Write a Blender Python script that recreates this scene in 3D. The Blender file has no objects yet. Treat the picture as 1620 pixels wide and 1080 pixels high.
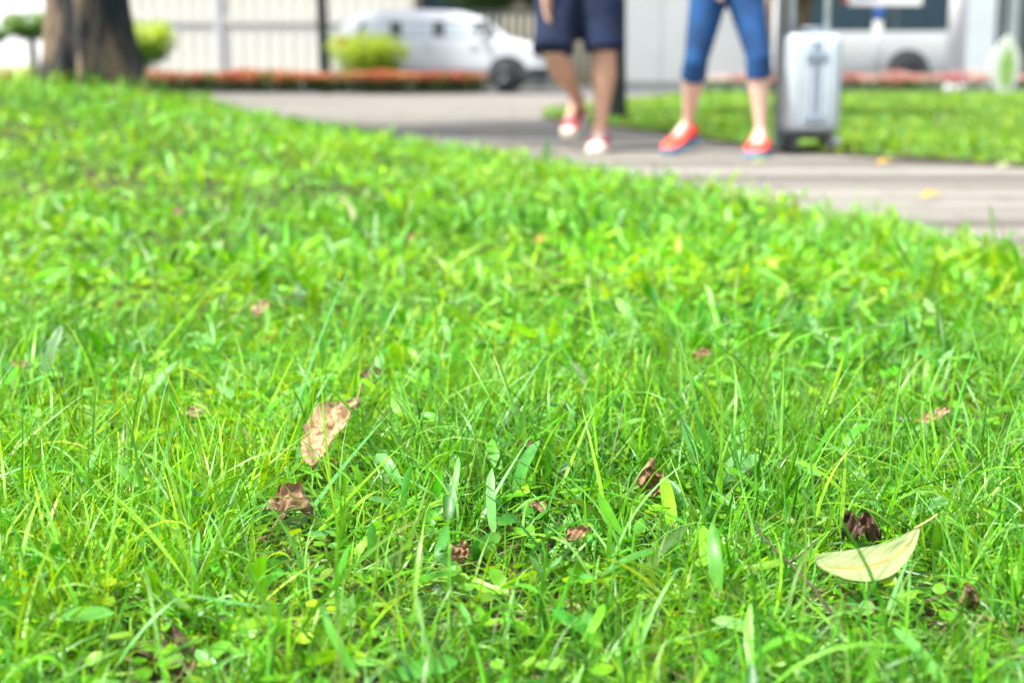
import bpy, bmesh, math, random
import numpy as np
from mathutils import Vector, Matrix

R = math.radians
SC = bpy.context.scene
COL = SC.collection
rng = np.random.default_rng(7)
random.seed(7)

# ------------------------------------------------------------ camera, sky, sun
PITCH = math.atan(430 / 2250)
ZC = 0.40
cam_d = bpy.data.cameras.new("camera")
cam = bpy.data.objects.new("camera", cam_d)
COL.objects.link(cam)
cam.location = (0, 0, ZC)
cam.rotation_euler = (math.pi / 2 - PITCH, 0, 0)
cam_d.lens = 50
cam_d.sensor_width = 36
cam_d.clip_start = 0.02
cam_d.clip_end = 2000
cam_d.dof.use_dof = True
cam_d.dof.focus_distance = 1.19
cam_d.dof.aperture_fstop = 4.8
cam_d.dof.aperture_blades = 0
SC.camera = cam

SUN_EL, SUN_AZ = R(60), R(-122)          # azimuth clockwise from +Y: soft light from the left
w = bpy.data.worlds.new("World")
SC.world = w
w.use_nodes = True
nt = w.node_tree
nt.nodes.clear()
sky = nt.nodes.new("ShaderNodeTexSky")
sky.sky_type = 'NISHITA'
sky.sun_disc = False
sky.sun_elevation = SUN_EL
sky.sun_rotation = SUN_AZ
sky.air_density = 1.0
sky.dust_density = 3.5
sky.ozone_density = 1.0
bg = nt.nodes.new("ShaderNodeBackground")
bg.inputs[1].default_value = 0.12
wo = nt.nodes.new("ShaderNodeOutputWorld")
hs = nt.nodes.new("ShaderNodeHueSaturation")      # thin high cloud: a paler sky than a clear one
hs.inputs["Saturation"].default_value = 0.50
nt.links.new(sky.outputs[0], hs.inputs["Color"])
nt.links.new(hs.outputs[0], bg.inputs[0])
nt.links.new(bg.outputs[0], wo.inputs[0])

sd = bpy.data.lights.new("sun", 'SUN')
sd.energy = 3.3
sd.angle = R(7)
sd.color = (1.0, 0.95, 0.87)
sun = bpy.data.objects.new("sun", sd)
COL.objects.link(sun)
sdir = Vector((math.sin(SUN_AZ) * math.cos(SUN_EL), math.cos(SUN_AZ) * math.cos(SUN_EL), math.sin(SUN_EL)))
sun.rotation_euler = sdir.to_track_quat('Z', 'Y').to_euler()
sun.location = (0, 0, 20)

SC.view_settings.view_transform = 'Standard'
SC.view_settings.look = 'None'
SC.view_settings.exposure = 1.48
SC.view_settings.gamma = 1
SC.cycles.max_bounces = 7
SC.cycles.diffuse_bounces = 6
SC.cycles.transparent_max_bounces = 6
SC.cycles.caustics_reflective = False
SC.cycles.caustics_refractive = False

# ------------------------------------------------------------ pixel to world
F = 2250.0
def ray(px, py):
    dx, dy = (px - 810) / F, (540 - py) / F
    return Vector((dx, math.cos(PITCH) + dy * math.sin(PITCH), -math.sin(PITCH) + dy * math.cos(PITCH)))
def at(px, py, z=0.0):
    d = ray(px, py)
    s = (z - ZC) / d.z
    return Vector((d.x * s, d.y * s, z))
def P(px, py, Y):
    d = ray(px, py)
    s = Y / d.y
    return Vector((d.x * s, Y, ZC + d.z * s))

# ------------------------------------------------------------ helpers
def tag(o, label=None, cat=None, group=None, kind=None):
    if label: o["label"] = label
    if cat: o["category"] = cat
    if group: o["group"] = group
    if kind: o["kind"] = kind
    return o
def empty(name, loc=(0, 0, 0), rz=0):
    o = bpy.data.objects.new(name, None)
    o.empty_display_size = 0.1
    o.location = loc
    o.rotation_euler = (0, 0, rz)
    COL.objects.link(o)
    return o
def link_mesh(name, me, mat=None, parent=None, smooth=True):
    if mat: me.materials.append(mat)
    if smooth: me.polygons.foreach_set("use_smooth", [True] * len(me.polygons))
    o = bpy.data.objects.new(name, me)
    COL.objects.link(o)
    if parent: o.parent = parent
    return o

class MB:
    def __init__(s): s.bm = bmesh.new()
    def box(s, c, size, bevel=0.0, rot=None, seg=2):
        g = bmesh.ops.create_cube(s.bm, size=1.0)
        vs = g["verts"]
        bmesh.ops.scale(s.bm, vec=Vector(size), verts=vs)
        if bevel > 0:
            es = list({e for v in vs for e in v.link_edges})
            r = bmesh.ops.bevel(s.bm, geom=es, offset=bevel, segments=seg, affect='EDGES', profile=0.5)
            vs = list({v for f in r["faces"] for v in f.verts} | {v for v in vs if v.is_valid})
        if rot is not None: bmesh.ops.rotate(s.bm, cent=(0, 0, 0), matrix=rot, verts=vs)
        bmesh.ops.translate(s.bm, vec=Vector(c), verts=vs)
        return s
    def tube(s, pts, rad, n=10, cap=True):
        pts = [Vector(p) for p in pts]
        if not isinstance(rad, (list, tuple)): rad = [rad] * len(pts)
        rings = []
        a = None
        for i, p in enumerate(pts):
            t = (pts[min(i + 1, len(pts) - 1)] - pts[max(i - 1, 0)]).normalized()
            if a is None:
                a = t.orthogonal().normalized()
            else:
                a = (a - t * a.dot(t)).normalized()
            b = t.cross(a)
            rings.append([s.bm.verts.new(p + (a * math.cos(2 * math.pi * k / n) + b * math.sin(2 * math.pi * k / n)) * rad[i]) for k in range(n)])
        for r0, r1 in zip(rings, rings[1:]):
            for k in range(n):
                s.bm.faces.new((r0[k], r0[(k + 1) % n], r1[(k + 1) % n], r1[k]))
        if cap:
            s.bm.faces.new(rings[0][::-1]); s.bm.faces.new(rings[-1])
        return s
    def ball(s, c, r, seg=14, rot=None):
        g = bmesh.ops.create_uvsphere(s.bm, u_segments=seg, v_segments=max(6, seg // 2 + 2), radius=1)
        if not isinstance(r, (tuple, list, Vector)): r = (r, r, r)
        bmesh.ops.scale(s.bm, vec=Vector(r), verts=g["verts"])
        if rot is not None: bmesh.ops.rotate(s.bm, cent=(0, 0, 0), matrix=rot, verts=g["verts"])
        bmesh.ops.translate(s.bm, vec=Vector(c), verts=g["verts"])
        return s
    def prism(s, pts, d0, d1):
        """pts in x,z; extruded from y=d0 to y=d1"""
        a = [s.bm.verts.new((x, d0, z)) for x, z in pts]
        b = [s.bm.verts.new((x, d1, z)) for x, z in pts]
        s.bm.faces.new(a); s.bm.faces.new(b[::-1])
        n = len(pts)
        for i in range(n):
            s.bm.faces.new((a[i], b[i], b[(i + 1) % n], a[(i + 1) % n]))
        return s
    def mesh(s, name="mesh"):
        me = bpy.data.meshes.new(name)
        bmesh.ops.recalc_face_normals(s.bm, faces=s.bm.faces)
        s.bm.to_mesh(me); s.bm.free()
        return me
    def build(s, name, mat, parent=None, smooth=False):
        return link_mesh(name, s.mesh(name), mat, parent, smooth)

def remeshed(mb, name, mat, parent, voxel, smooth=6, origin=None):
    """fuse overlapping pieces into one continuous skin"""
    o = mb.build(name + "_raw", None)
    m = o.modifiers.new("r", 'REMESH'); m.mode = 'VOXEL'; m.voxel_size = voxel; m.use_smooth_shade = True
    if smooth:
        q = o.modifiers.new("s", 'SMOOTH'); q.factor = 0.5; q.iterations = smooth
    dg = bpy.context.evaluated_depsgraph_get()
    me = bpy.data.meshes.new_from_object(o.evaluated_get(dg))
    bpy.data.objects.remove(o)
    return link_mesh(name, me, mat, parent, True)

# ------------------------------------------------------------ materials
def mat(name, col=(0.5, 0.5, 0.5), rough=0.6, metal=0.0, var=0.12, vscale=6.0, spec=0.5, bump=0.0, bscale=40.0,
        col2=None, stretch=(1, 1, 1), trans=0.0, coat=0.0):
    m = bpy.data.materials.new(name)
    m.use_nodes = True
    t = m.node_tree; n = t.nodes; l = t.links
    b = n["Principled BSDF"]
    b.inputs["Roughness"].default_value = rough
    b.inputs["Metallic"].default_value = metal
    b.inputs["Specular IOR Level"].default_value = spec
    if coat: b.inputs["Coat Weight"].default_value = coat; b.inputs["Coat Roughness"].default_value = 0.08
    tc = n.new("ShaderNodeTexCoord"); mp = n.new("ShaderNodeMapping")
    mp.inputs["Scale"].default_value = stretch
    l.new(tc.outputs["Object"], mp.inputs[0])
    no = n.new("ShaderNodeTexNoise"); no.inputs["Scale"].default_value = vscale; no.inputs["Detail"].default_value = 5
    l.new(mp.outputs[0], no.inputs["Vector"])
    cr = n.new("ShaderNodeValToRGB")
    c2 = col2 if col2 else tuple(c * (1 - var) for c in col)
    c1 = col if col2 else tuple(min(1, c * (1 + var)) for c in col)
    cr.color_ramp.elements[0].position = 0.35; cr.color_ramp.elements[1].position = 0.65
    cr.color_ramp.elements[0].color = (*c2, 1); cr.color_ramp.elements[1].color = (*c1, 1)
    l.new(no.outputs[0], cr.inputs[0]); l.new(cr.outputs[0], b.inputs["Base Color"])
    if bump:
        n2 = n.new("ShaderNodeTexNoise"); n2.inputs["Scale"].default_value = bscale; n2.inputs["Detail"].default_value = 6
        l.new(mp.outputs[0], n2.inputs["Vector"])
        bp = n.new("ShaderNodeBump"); bp.inputs["Strength"].default_value = bump; bp.inputs["Distance"].default_value = 0.02
        l.new(n2.outputs[0], bp.inputs["Height"]); l.new(bp.outputs[0], b.inputs["Normal"])
    if trans:
        tr = n.new("ShaderNodeBsdfTranslucent"); mx = n.new("ShaderNodeMixShader"); mx.inputs[0].default_value = trans
        l.new(cr.outputs[0], tr.inputs[0]); l.new(b.outputs[0], mx.inputs[1]); l.new(tr.outputs[0], mx.inputs[2])
        l.new(mx.outputs[0], n["Material Output"].inputs[0])
    return m

def leafy_mat(name, attr="Col", rough=0.42, trans=0.4, boost=(1.5, 1.25, 0.5), stripes=True, spec=0.5):
    """colour from the per-leaf attribute, reflecting above and letting light through"""
    m = bpy.data.materials.new(name); m.use_nodes = True
    t = m.node_tree; n = t.nodes; l = t.links
    b = n["Principled BSDF"]; b.inputs["Roughness"].default_value = rough
    b.inputs["Specular IOR Level"].default_value = spec
    a = n.new("ShaderNodeAttribute"); a.attribute_name = attr
    col = a.outputs["Color"]
    if stripes:
        ac = n.new("ShaderNodeAttribute"); ac.attribute_name = "across"
        mu = n.new("ShaderNodeMath"); mu.operation = 'MULTIPLY'; mu.inputs[1].default_value = 34
        l.new(ac.outputs["Fac"], mu.inputs[0])
        si = n.new("ShaderNodeMath"); si.operation = 'SINE'; l.new(mu.outputs[0], si.inputs[0])
        bp = n.new("ShaderNodeBump"); bp.inputs["Strength"].default_value = 0.25; bp.inputs["Distance"].default_value = 0.0006
        l.new(si.outputs[0], bp.inputs["Height"]); l.new(bp.outputs[0], b.inputs["Normal"])
        no = n.new("ShaderNodeTexNoise"); no.inputs["Scale"].default_value = 90; no.inputs["Detail"].default_value = 4
        tc = n.new("ShaderNodeTexCoord"); l.new(tc.outputs["Object"], no.inputs["Vector"])
        mr = n.new("ShaderNodeMapRange"); mr.inputs[1].default_value = 0.3; mr.inputs[2].default_value = 0.7
        mr.inputs[3].default_value = 0.82; mr.inputs[4].default_value = 1.18
        l.new(no.outputs[0], mr.inputs[0])
        vm = n.new("ShaderNodeVectorMath"); vm.operation = 'SCALE'
        l.new(col, vm.inputs[0]); l.new(mr.outputs[0], vm.inputs["Scale"])
        col = vm.outputs[0]
    l.new(col, b.inputs["Base Color"])
    v2 = n.new("ShaderNodeVectorMath"); v2.operation = 'MULTIPLY'; v2.inputs[1].default_value = boost
    l.new(col, v2.inputs[0])
    tr = n.new("ShaderNodeBsdfTranslucent"); l.new(v2.outputs[0], tr.inputs[0])
    mx = n.new("ShaderNodeMixShader"); mx.inputs[0].default_value = trans
    l.new(b.outputs[0], mx.inputs[1]); l.new(tr.outputs[0], mx.inputs[2])
    l.new(mx.outputs[0], n["Material Output"].inputs[0])
    return m

M = {}
M["grass"] = leafy_mat("grass_blade", rough=0.34, trans=0.37, spec=0.62, boost=(1.7, 1.3, 0.3))
M["foliage"] = leafy_mat("shrub_leaf", rough=0.45, trans=0.35, stripes=False)
M["petal"] = leafy_mat("petal", rough=0.6, trans=0.35, stripes=False, boost=(1, 1, 1))
M["soil"] = mat("soil", (0.060, 0.052, 0.026), 0.95, col2=(0.030, 0.024, 0.014), vscale=60, bump=0.6, bscale=200)
M["asphalt"] = mat("asphalt", (0.095, 0.10, 0.105), 0.9, col2=(0.07, 0.073, 0.078), vscale=3, bump=0.3, bscale=300)
M["far_ground"] = mat("far_ground", (0.16, 0.16, 0.15), 0.9, vscale=0.5)
M["cream"] = mat("cream_paint", (0.58, 0.575, 0.52), 0.7, var=0.03, vscale=1.5)
M["white"] = mat("white_paint", (0.84, 0.85, 0.86), 0.6, var=0.03, vscale=1)
M["grey_wall"] = mat("grey_plaster", (0.40, 0.43, 0.43), 0.8, var=0.05, vscale=1.2)
M["grey_dark"] = mat("grey_cladding", (0.15, 0.18, 0.17), 0.7, var=0.1, vscale=2)
M["grey_mid"] = mat("grey_column", (0.28, 0.33, 0.33), 0.7, var=0.08, vscale=2)
M["post_paint"] = mat("post_paint", (0.52, 0.55, 0.55), 0.6, var=0.04)
M["bright_white"] = mat("bright_white_paint", (0.92, 0.93, 0.94), 0.6, var=0.02)
M["steel"] = mat("galvanised_steel", (0.36, 0.40, 0.42), 0.5, 0.2, var=0.1, vscale=8)
M["alu"] = mat("brushed_aluminium", (0.60, 0.65, 0.69), 0.35, 0.5, var=0.05, vscale=20)
M["shell"] = mat("silver_shell", (0.48, 0.55, 0.60), 0.35, 0.15, var=0.03, vscale=10, coat=0.3)
M["shell_dark"] = mat("silver_groove", (0.24, 0.30, 0.36), 0.4, 0.2, var=0.05)
M["black"] = mat("black_plastic", (0.02, 0.022, 0.025), 0.5, var=0.2)
M["rubber"] = mat("rubber", (0.022, 0.022, 0.024), 0.85, var=0.2)
M["car_white"] = mat("car_paint", (0.60, 0.63, 0.66), 0.25, 0.0, var=0.01, coat=0.6)
M["van_paint"] = mat("van_paint", (0.50, 0.53, 0.53), 0.3, 0.1, var=0.02, coat=0.5)
M["glass_dark"] = mat("dark_glass", (0.012, 0.028, 0.036), 0.15, 0.0, var=0.15, spec=0.3)
M["glass_painted_reflection"] = mat("reflection_coloured_glass", (0.42, 0.48, 0.52), 0.12, 0.0, var=0.04, spec=0.8)  # white reflection in the car windows is put into this base colour
M["trim_dark"] = mat("dark_trim", (0.035, 0.045, 0.05), 0.5, var=0.1)
M["bumper_grey"] = mat("grey_sill", (0.20, 0.23, 0.25), 0.6, var=0.1)
M["lamp_glass"] = mat("lamp_glass", (0.55, 0.6, 0.62), 0.1, 0.1, var=0.05, spec=0.8)
M["red_glass"] = mat("red_lens", (0.45, 0.03, 0.02), 0.2, var=0.05)
M["blue"] = mat("blue_enamel", (0.005, 0.10, 0.42), 0.4, var=0.08)
M["red"] = mat("red_enamel", (0.50, 0.05, 0.03), 0.4, var=0.08)
M["rim"] = mat("alloy_rim", (0.05, 0.055, 0.06), 0.35, 0.6, var=0.05)
M["skin_man"] = mat("tanned_skin", (0.60, 0.36, 0.25), 0.55, var=0.05, vscale=20)
M["skin_woman"] = mat("fair_skin", (0.74, 0.51, 0.40), 0.55, var=0.04, vscale=20)
M["navy"] = mat("navy_cotton", (0.003, 0.012, 0.045), 0.9, var=0.25, vscale=12, bump=0.3, bscale=30)
M["denim"] = mat("blue_jersey", (0.008, 0.075, 0.23), 0.85, col2=(0.004, 0.035, 0.12), vscale=9, bump=0.3, bscale=40)
M["shirt_grey"] = mat("pale_grey_cotton", (0.48, 0.50, 0.52), 0.9, var=0.1, vscale=10, bump=0.3, bscale=20)
M["shirt_white"] = mat("white_cotton", (0.7, 0.7, 0.68), 0.9, var=0.06, vscale=10, bump=0.3, bscale=20)
M["shoe_red"] = mat("red_mesh_shoe", (0.78, 0.045, 0.035), 0.6, col2=(0.70, 0.09, 0.03), vscale=25)
M["shoe_blue"] = mat("blue_rubber_sole", (0.02, 0.28, 0.45), 0.6, var=0.1)
M["shoe_pink"] = mat("maroon_shoe_upper", (0.36, 0.035, 0.06), 0.7, col2=(0.26, 0.02, 0.04), vscale=18)
M["shoe_sole"] = mat("cream_sole", (0.78, 0.72, 0.60), 0.6, var=0.05)
M["lace"] = mat("pale_lace", (0.80, 0.72, 0.74), 0.7, var=0.05)
M["hair"] = mat("dark_hair", (0.02, 0.014, 0.010), 0.5, var=0.3, vscale=40)
M["eye"] = mat("eye", (0.05, 0.03, 0.02), 0.2, var=0.1)
M["trunk_dark"] = mat("dark_bark", (0.040, 0.052, 0.042), 0.9, col2=(0.018, 0.024, 0.020), vscale=6, stretch=(3, 3, 0.6), bump=0.8, bscale=14)
M["trunk_brown"] = mat("brown_bark", (0.20, 0.14, 0.08), 0.9, col2=(0.09, 0.07, 0.045), vscale=6, stretch=(3, 3, 0.5), bump=0.8, bscale=14)
M["iron"] = mat("dark_iron", (0.05, 0.05, 0.045), 0.6, var=0.1)
M["pale_bar"] = mat("pale_railing_paint", (0.36, 0.36, 0.30), 0.6, var=0.1)
M["stone_pale"] = mat("pale_green_stone", (0.48, 0.56, 0.48), 0.7, var=0.08, vscale=4)
M["leaf_green"] = mat("leaf_green_enamel", (0.26, 0.42, 0.11), 0.6, col2=(0.18, 0.34, 0.07), vscale=3)
M["brown_wall"] = mat("brown_wall", (0.13, 0.12, 0.09), 0.9, var=0.2, vscale=1)

# bark of the big trunk
def bark_material():
    m = bpy.data.materials.new("big_bark"); m.use_nodes = True
    t = m.node_tree; n = t.nodes; l = t.links; b = n["Principled BSDF"]; b.inputs["Roughness"].default_value = 0.9
    tc = n.new("ShaderNodeTexCoord"); mp = n.new("ShaderNodeMapping"); mp.inputs["Scale"].default_value = (1, 1, 0.28)
    l.new(tc.outputs["Object"], mp.inputs[0])
    no = n.new("ShaderNodeTexNoise"); no.inputs["Scale"].default_value = 9; no.inputs["Detail"].default_value = 3
    no.inputs["Distortion"].default_value = 0.4
    l.new(mp.outputs[0], no.inputs["Vector"])
    cr = n.new("ShaderNodeValToRGB"); e = cr.color_ramp.elements
    e[0].position = 0.42; e[0].color = (0.018, 0.024, 0.030, 1)
    e[1].position = 0.62; e[1].color = (0.26, 0.19, 0.13, 1)
    x = e.new(0.50); x.color = (0.045, 0.042, 0.042, 1)
    x = e.new(0.56); x.color = (0.115, 0.09, 0.075, 1)
    l.new(no.outputs[0], cr.inputs[0]); l.new(cr.outputs[0], b.inputs["Base Color"])
    n2 = n.new("ShaderNodeTexNoise"); n2.inputs["Scale"].default_value = 40; n2.inputs["Detail"].default_value = 6
    l.new(mp.outputs[0], n2.inputs["Vector"])
    bp = n.new("ShaderNodeBump"); bp.inputs["Strength"].default_value = 0.9; bp.inputs["Distance"].default_value = 0.03
    l.new(n2.outputs[0], bp.inputs["Height"]); l.new(bp.outputs[0], b.inputs["Normal"])
    return m
M["bark"] = bark_material()

def paving_material():
    """rows of long pale pavers, each row a little different in tone"""
    m = bpy.data.materials.new("paving"); m.use_nodes = True
    t = m.node_tree; n = t.nodes; l = t.links; b = n["Principled BSDF"]; b.inputs["Roughness"].default_value = 0.85
    tc = n.new("ShaderNodeTexCoord")
    br = n.new("ShaderNodeTexBrick"); br.inputs["Scale"].default_value = 1.0
    br.inputs["Brick Width"].default_value = 0.62; br.inputs["Row Height"].default_value = 0.20
    br.inputs["Mortar Size"].default_value = 0.010; br.inputs["Bias"].default_value = 0.0
    br.inputs["Color1"].default_value = (0.235, 0.228, 0.207, 1); br.inputs["Color2"].default_value = (0.180, 0.173, 0.157, 1)
    br.inputs["Mortar"].default_value = (0.15, 0.135, 0.12, 1)
    l.new(tc.outputs["Object"], br.inputs["Vector"])
    mp = n.new("ShaderNodeMapping"); mp.inputs["Scale"].default_value = (0.13, 3.3, 1)
    mp.inputs["Rotation"].default_value = (0, 0, R(-3))
    l.new(tc.outputs["Object"], mp.inputs[0])
    no = n.new("ShaderNodeTexNoise"); no.inputs["Scale"].default_value = 1.0; no.inputs["Detail"].default_value = 3
    l.new(mp.outputs[0], no.inputs["Vector"])
    cr = n.new("ShaderNodeValToRGB"); e = cr.color_ramp.elements
    e[0].position = 0.38; e[0].color = (0.40, 0.37, 0.345, 1); e[1].position = 0.56; e[1].color = (1.08, 1.06, 1.03, 1)
    x = e.new(0.46); x.color = (0.72, 0.69, 0.66, 1)
    l.new(no.outputs[0], cr.inputs[0])
    mx = n.new("ShaderNodeMix"); mx.data_type = 'RGBA'; mx.blend_type = 'MULTIPLY'; mx.inputs[0].default_value = 1.0
    l.new(br.outputs["Color"], mx.inputs[6]); l.new(cr.outputs[0], mx.inputs[7])
    l.new(mx.outputs[2], b.inputs["Base Color"])
    n2 = n.new("ShaderNodeTexNoise"); n2.inputs["Scale"].default_value = 120
    l.new(tc.outputs["Object"], n2.inputs["Vector"])
    bp = n.new("ShaderNodeBump"); bp.inputs["Strength"].default_value = 0.3; bp.inputs["Distance"].default_value = 0.01
    l.new(n2.outputs[0], bp.inputs["Height"]); l.new(bp.outputs[0], b.inputs["Normal"])
    return m
M["paving"] = paving_material()

# ------------------------------------------------------------ terrain
EY = np.array([-1.0, 0.0, 2.0, 2.86, 3.58, 4.14, 4.63, 5.83, 8.3, 9.8, 14.3, 18.0, 22.5])
EX = np.array([1.9, 1.6, 1.2, 1.03, 0.95, 0.80, 0.56, 0.20, -0.80, -1.33, -2.72, -3.7, -4.7])
def ss(t):
    t = np.clip(t, 0, 1); return t * t * (3 - 2 * t)
def edge_x(y): return np.interp(y, EY, EX)
def H(x, y):
    e = (edge_x(y) - x) * 0.93
    return 0.27 * ss(e / 1.9) * ss((y - 2.6) / 4.6) * (1 - ss((y - 8.9) / 3.6)) + 0.006 * np.sin(x * 5.1 + 1) * np.sin(y * 4.3) * ss(e / 0.3) + 0.010
def Hs(x, y): return float(H(np.float64(x), np.float64(y)))

def sheet(name, poly, z, m, kind="structure"):
    bm = bmesh.new()
    bm.faces.new([bm.verts.new((x, y, z)) for x, y in poly])
    me = bpy.data.meshes.new(name); bm.to_mesh(me); bm.free()
    return tag(link_mesh(name, me, m, smooth=False), kind=kind)
sheet("ground", [(-600, -300), (600, -300), (600, 900), (-600, 900)], -0.030, M["far_ground"])
sheet("road", [(-80, 22.6), (80, 22.6), (80, 34), (-80, 34)], -0.024, M["asphalt"])
pm = MB()
pm.prism([(-40, -0.02), (40, -0.02), (40, 0.0), (-40, 0.0)], -6, 23.2)
tag(pm.build("path", M["paving"]), kind="structure")

def lawn_mesh(name, x_left, y0, y1, nx, ny, m):
    ys = np.linspace(y0, y1, ny); us = np.linspace(0, 1, nx) ** 1.0
    V = []
    for y in ys:
        xr = edge_x(y); xs = xr + (x_left - xr) * us
        for x in xs: V.append((x, y, Hs(x, y)))
        # edge skirt handled below
    Fc = [(j * nx + i, j * nx + i + 1, (j + 1) * nx + i + 1, (j + 1) * nx + i) for j in range(ny - 1) for i in range(nx - 1)]
    base = len(V)
    for j, y in enumerate(ys): V.append((edge_x(y) + 0.01, y, 0.001))
    for j in range(ny - 1): Fc.append((j * nx, (j + 1) * nx, base + j + 1, base + j))
    me = bpy.data.meshes.new(name); me.from_pydata(V, [], Fc); me.update()
    return tag(link_mesh(name, me, m), kind="structure")
lawn_mesh("lawn_ground", -14, -1.0, 22.5, 90, 160, M["soil"])

# far lawn, across the path
FL = [at(858, 188), at(905, 194), at(1000, 206), at(1240, 241), at(1620, 266), at(1900, 285)]
FLB = [at(866, 177), at(990, 160), at(1080, 147)]
far_poly = [(p.x, p.y) for p in FL] + [(14, FL[-1].y), (14, 24.5), (4, 24.0)] + [(p.x, min(p.y, 23.9)) for p in reversed(FLB)]
lm = bmesh.new()
lv = [lm.verts.new((x, y, 0.014)) for x, y in far_poly]; lm.faces.new(lv)
r = bmesh.ops.extrude_face_region(lm, geom=list(lm.faces))
bmesh.ops.translate(lm, vec=(0, 0, -0.0135), verts=[g for g in r["geom"] if isinstance(g, bmesh.types.BMVert)])
bmesh.ops.recalc_face_normals(lm, faces=lm.faces)
me = bpy.data.meshes.new("lawn_ground"); lm.to_mesh(me); lm.free()
tag(link_mesh("lawn_ground", me, M["soil"], smooth=False), kind="structure")

def in_poly(x, y, poly):
    c = np.zeros(x.shape, bool)
    n = len(poly)
    for i in range(n):
        x0, y0 = poly[i]; x1, y1 = poly[(i + 1) % n]
        m = ((y0 > y) != (y1 > y)) & (x < (x1 - x0) * (y - y0) / (y1 - y0 + 1e-12) + x0)
        c ^= m
    return c

# ------------------------------------------------------------ grass
GREENS = np.array([   # deep, mid, fresh, yellow, bluish, dull
    [0.045, 0.225, 0.008], [0.095, 0.350, 0.008], [0.150, 0.430, 0.009], [0.235, 0.480, 0.008],
    [0.320, 0.500, 0.010], [0.105, 0.370, 0.035], [0.150, 0.420, 0.055], [0.130, 0.260, 0.030], [0.028, 0.155, 0.009]])
def vnoise(x, y, s, seed):
    r = np.random.default_rng(seed); g = r.random((64, 64))
    u, v = x * s + 100, y * s + 100
    i, j = np.floor(u).astype(int), np.floor(v).astype(int); fu, fv = u - i, v - j
    fu = fu * fu * (3 - 2 * fu); fv = fv * fv * (3 - 2 * fv)
    G = lambda a, b: g[a % 64, b % 64]
    return (G(i, j) * (1 - fu) + G(i + 1, j) * fu) * (1 - fv) + (G(i, j + 1) * (1 - fu) + G(i + 1, j + 1) * fu) * fv

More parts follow.
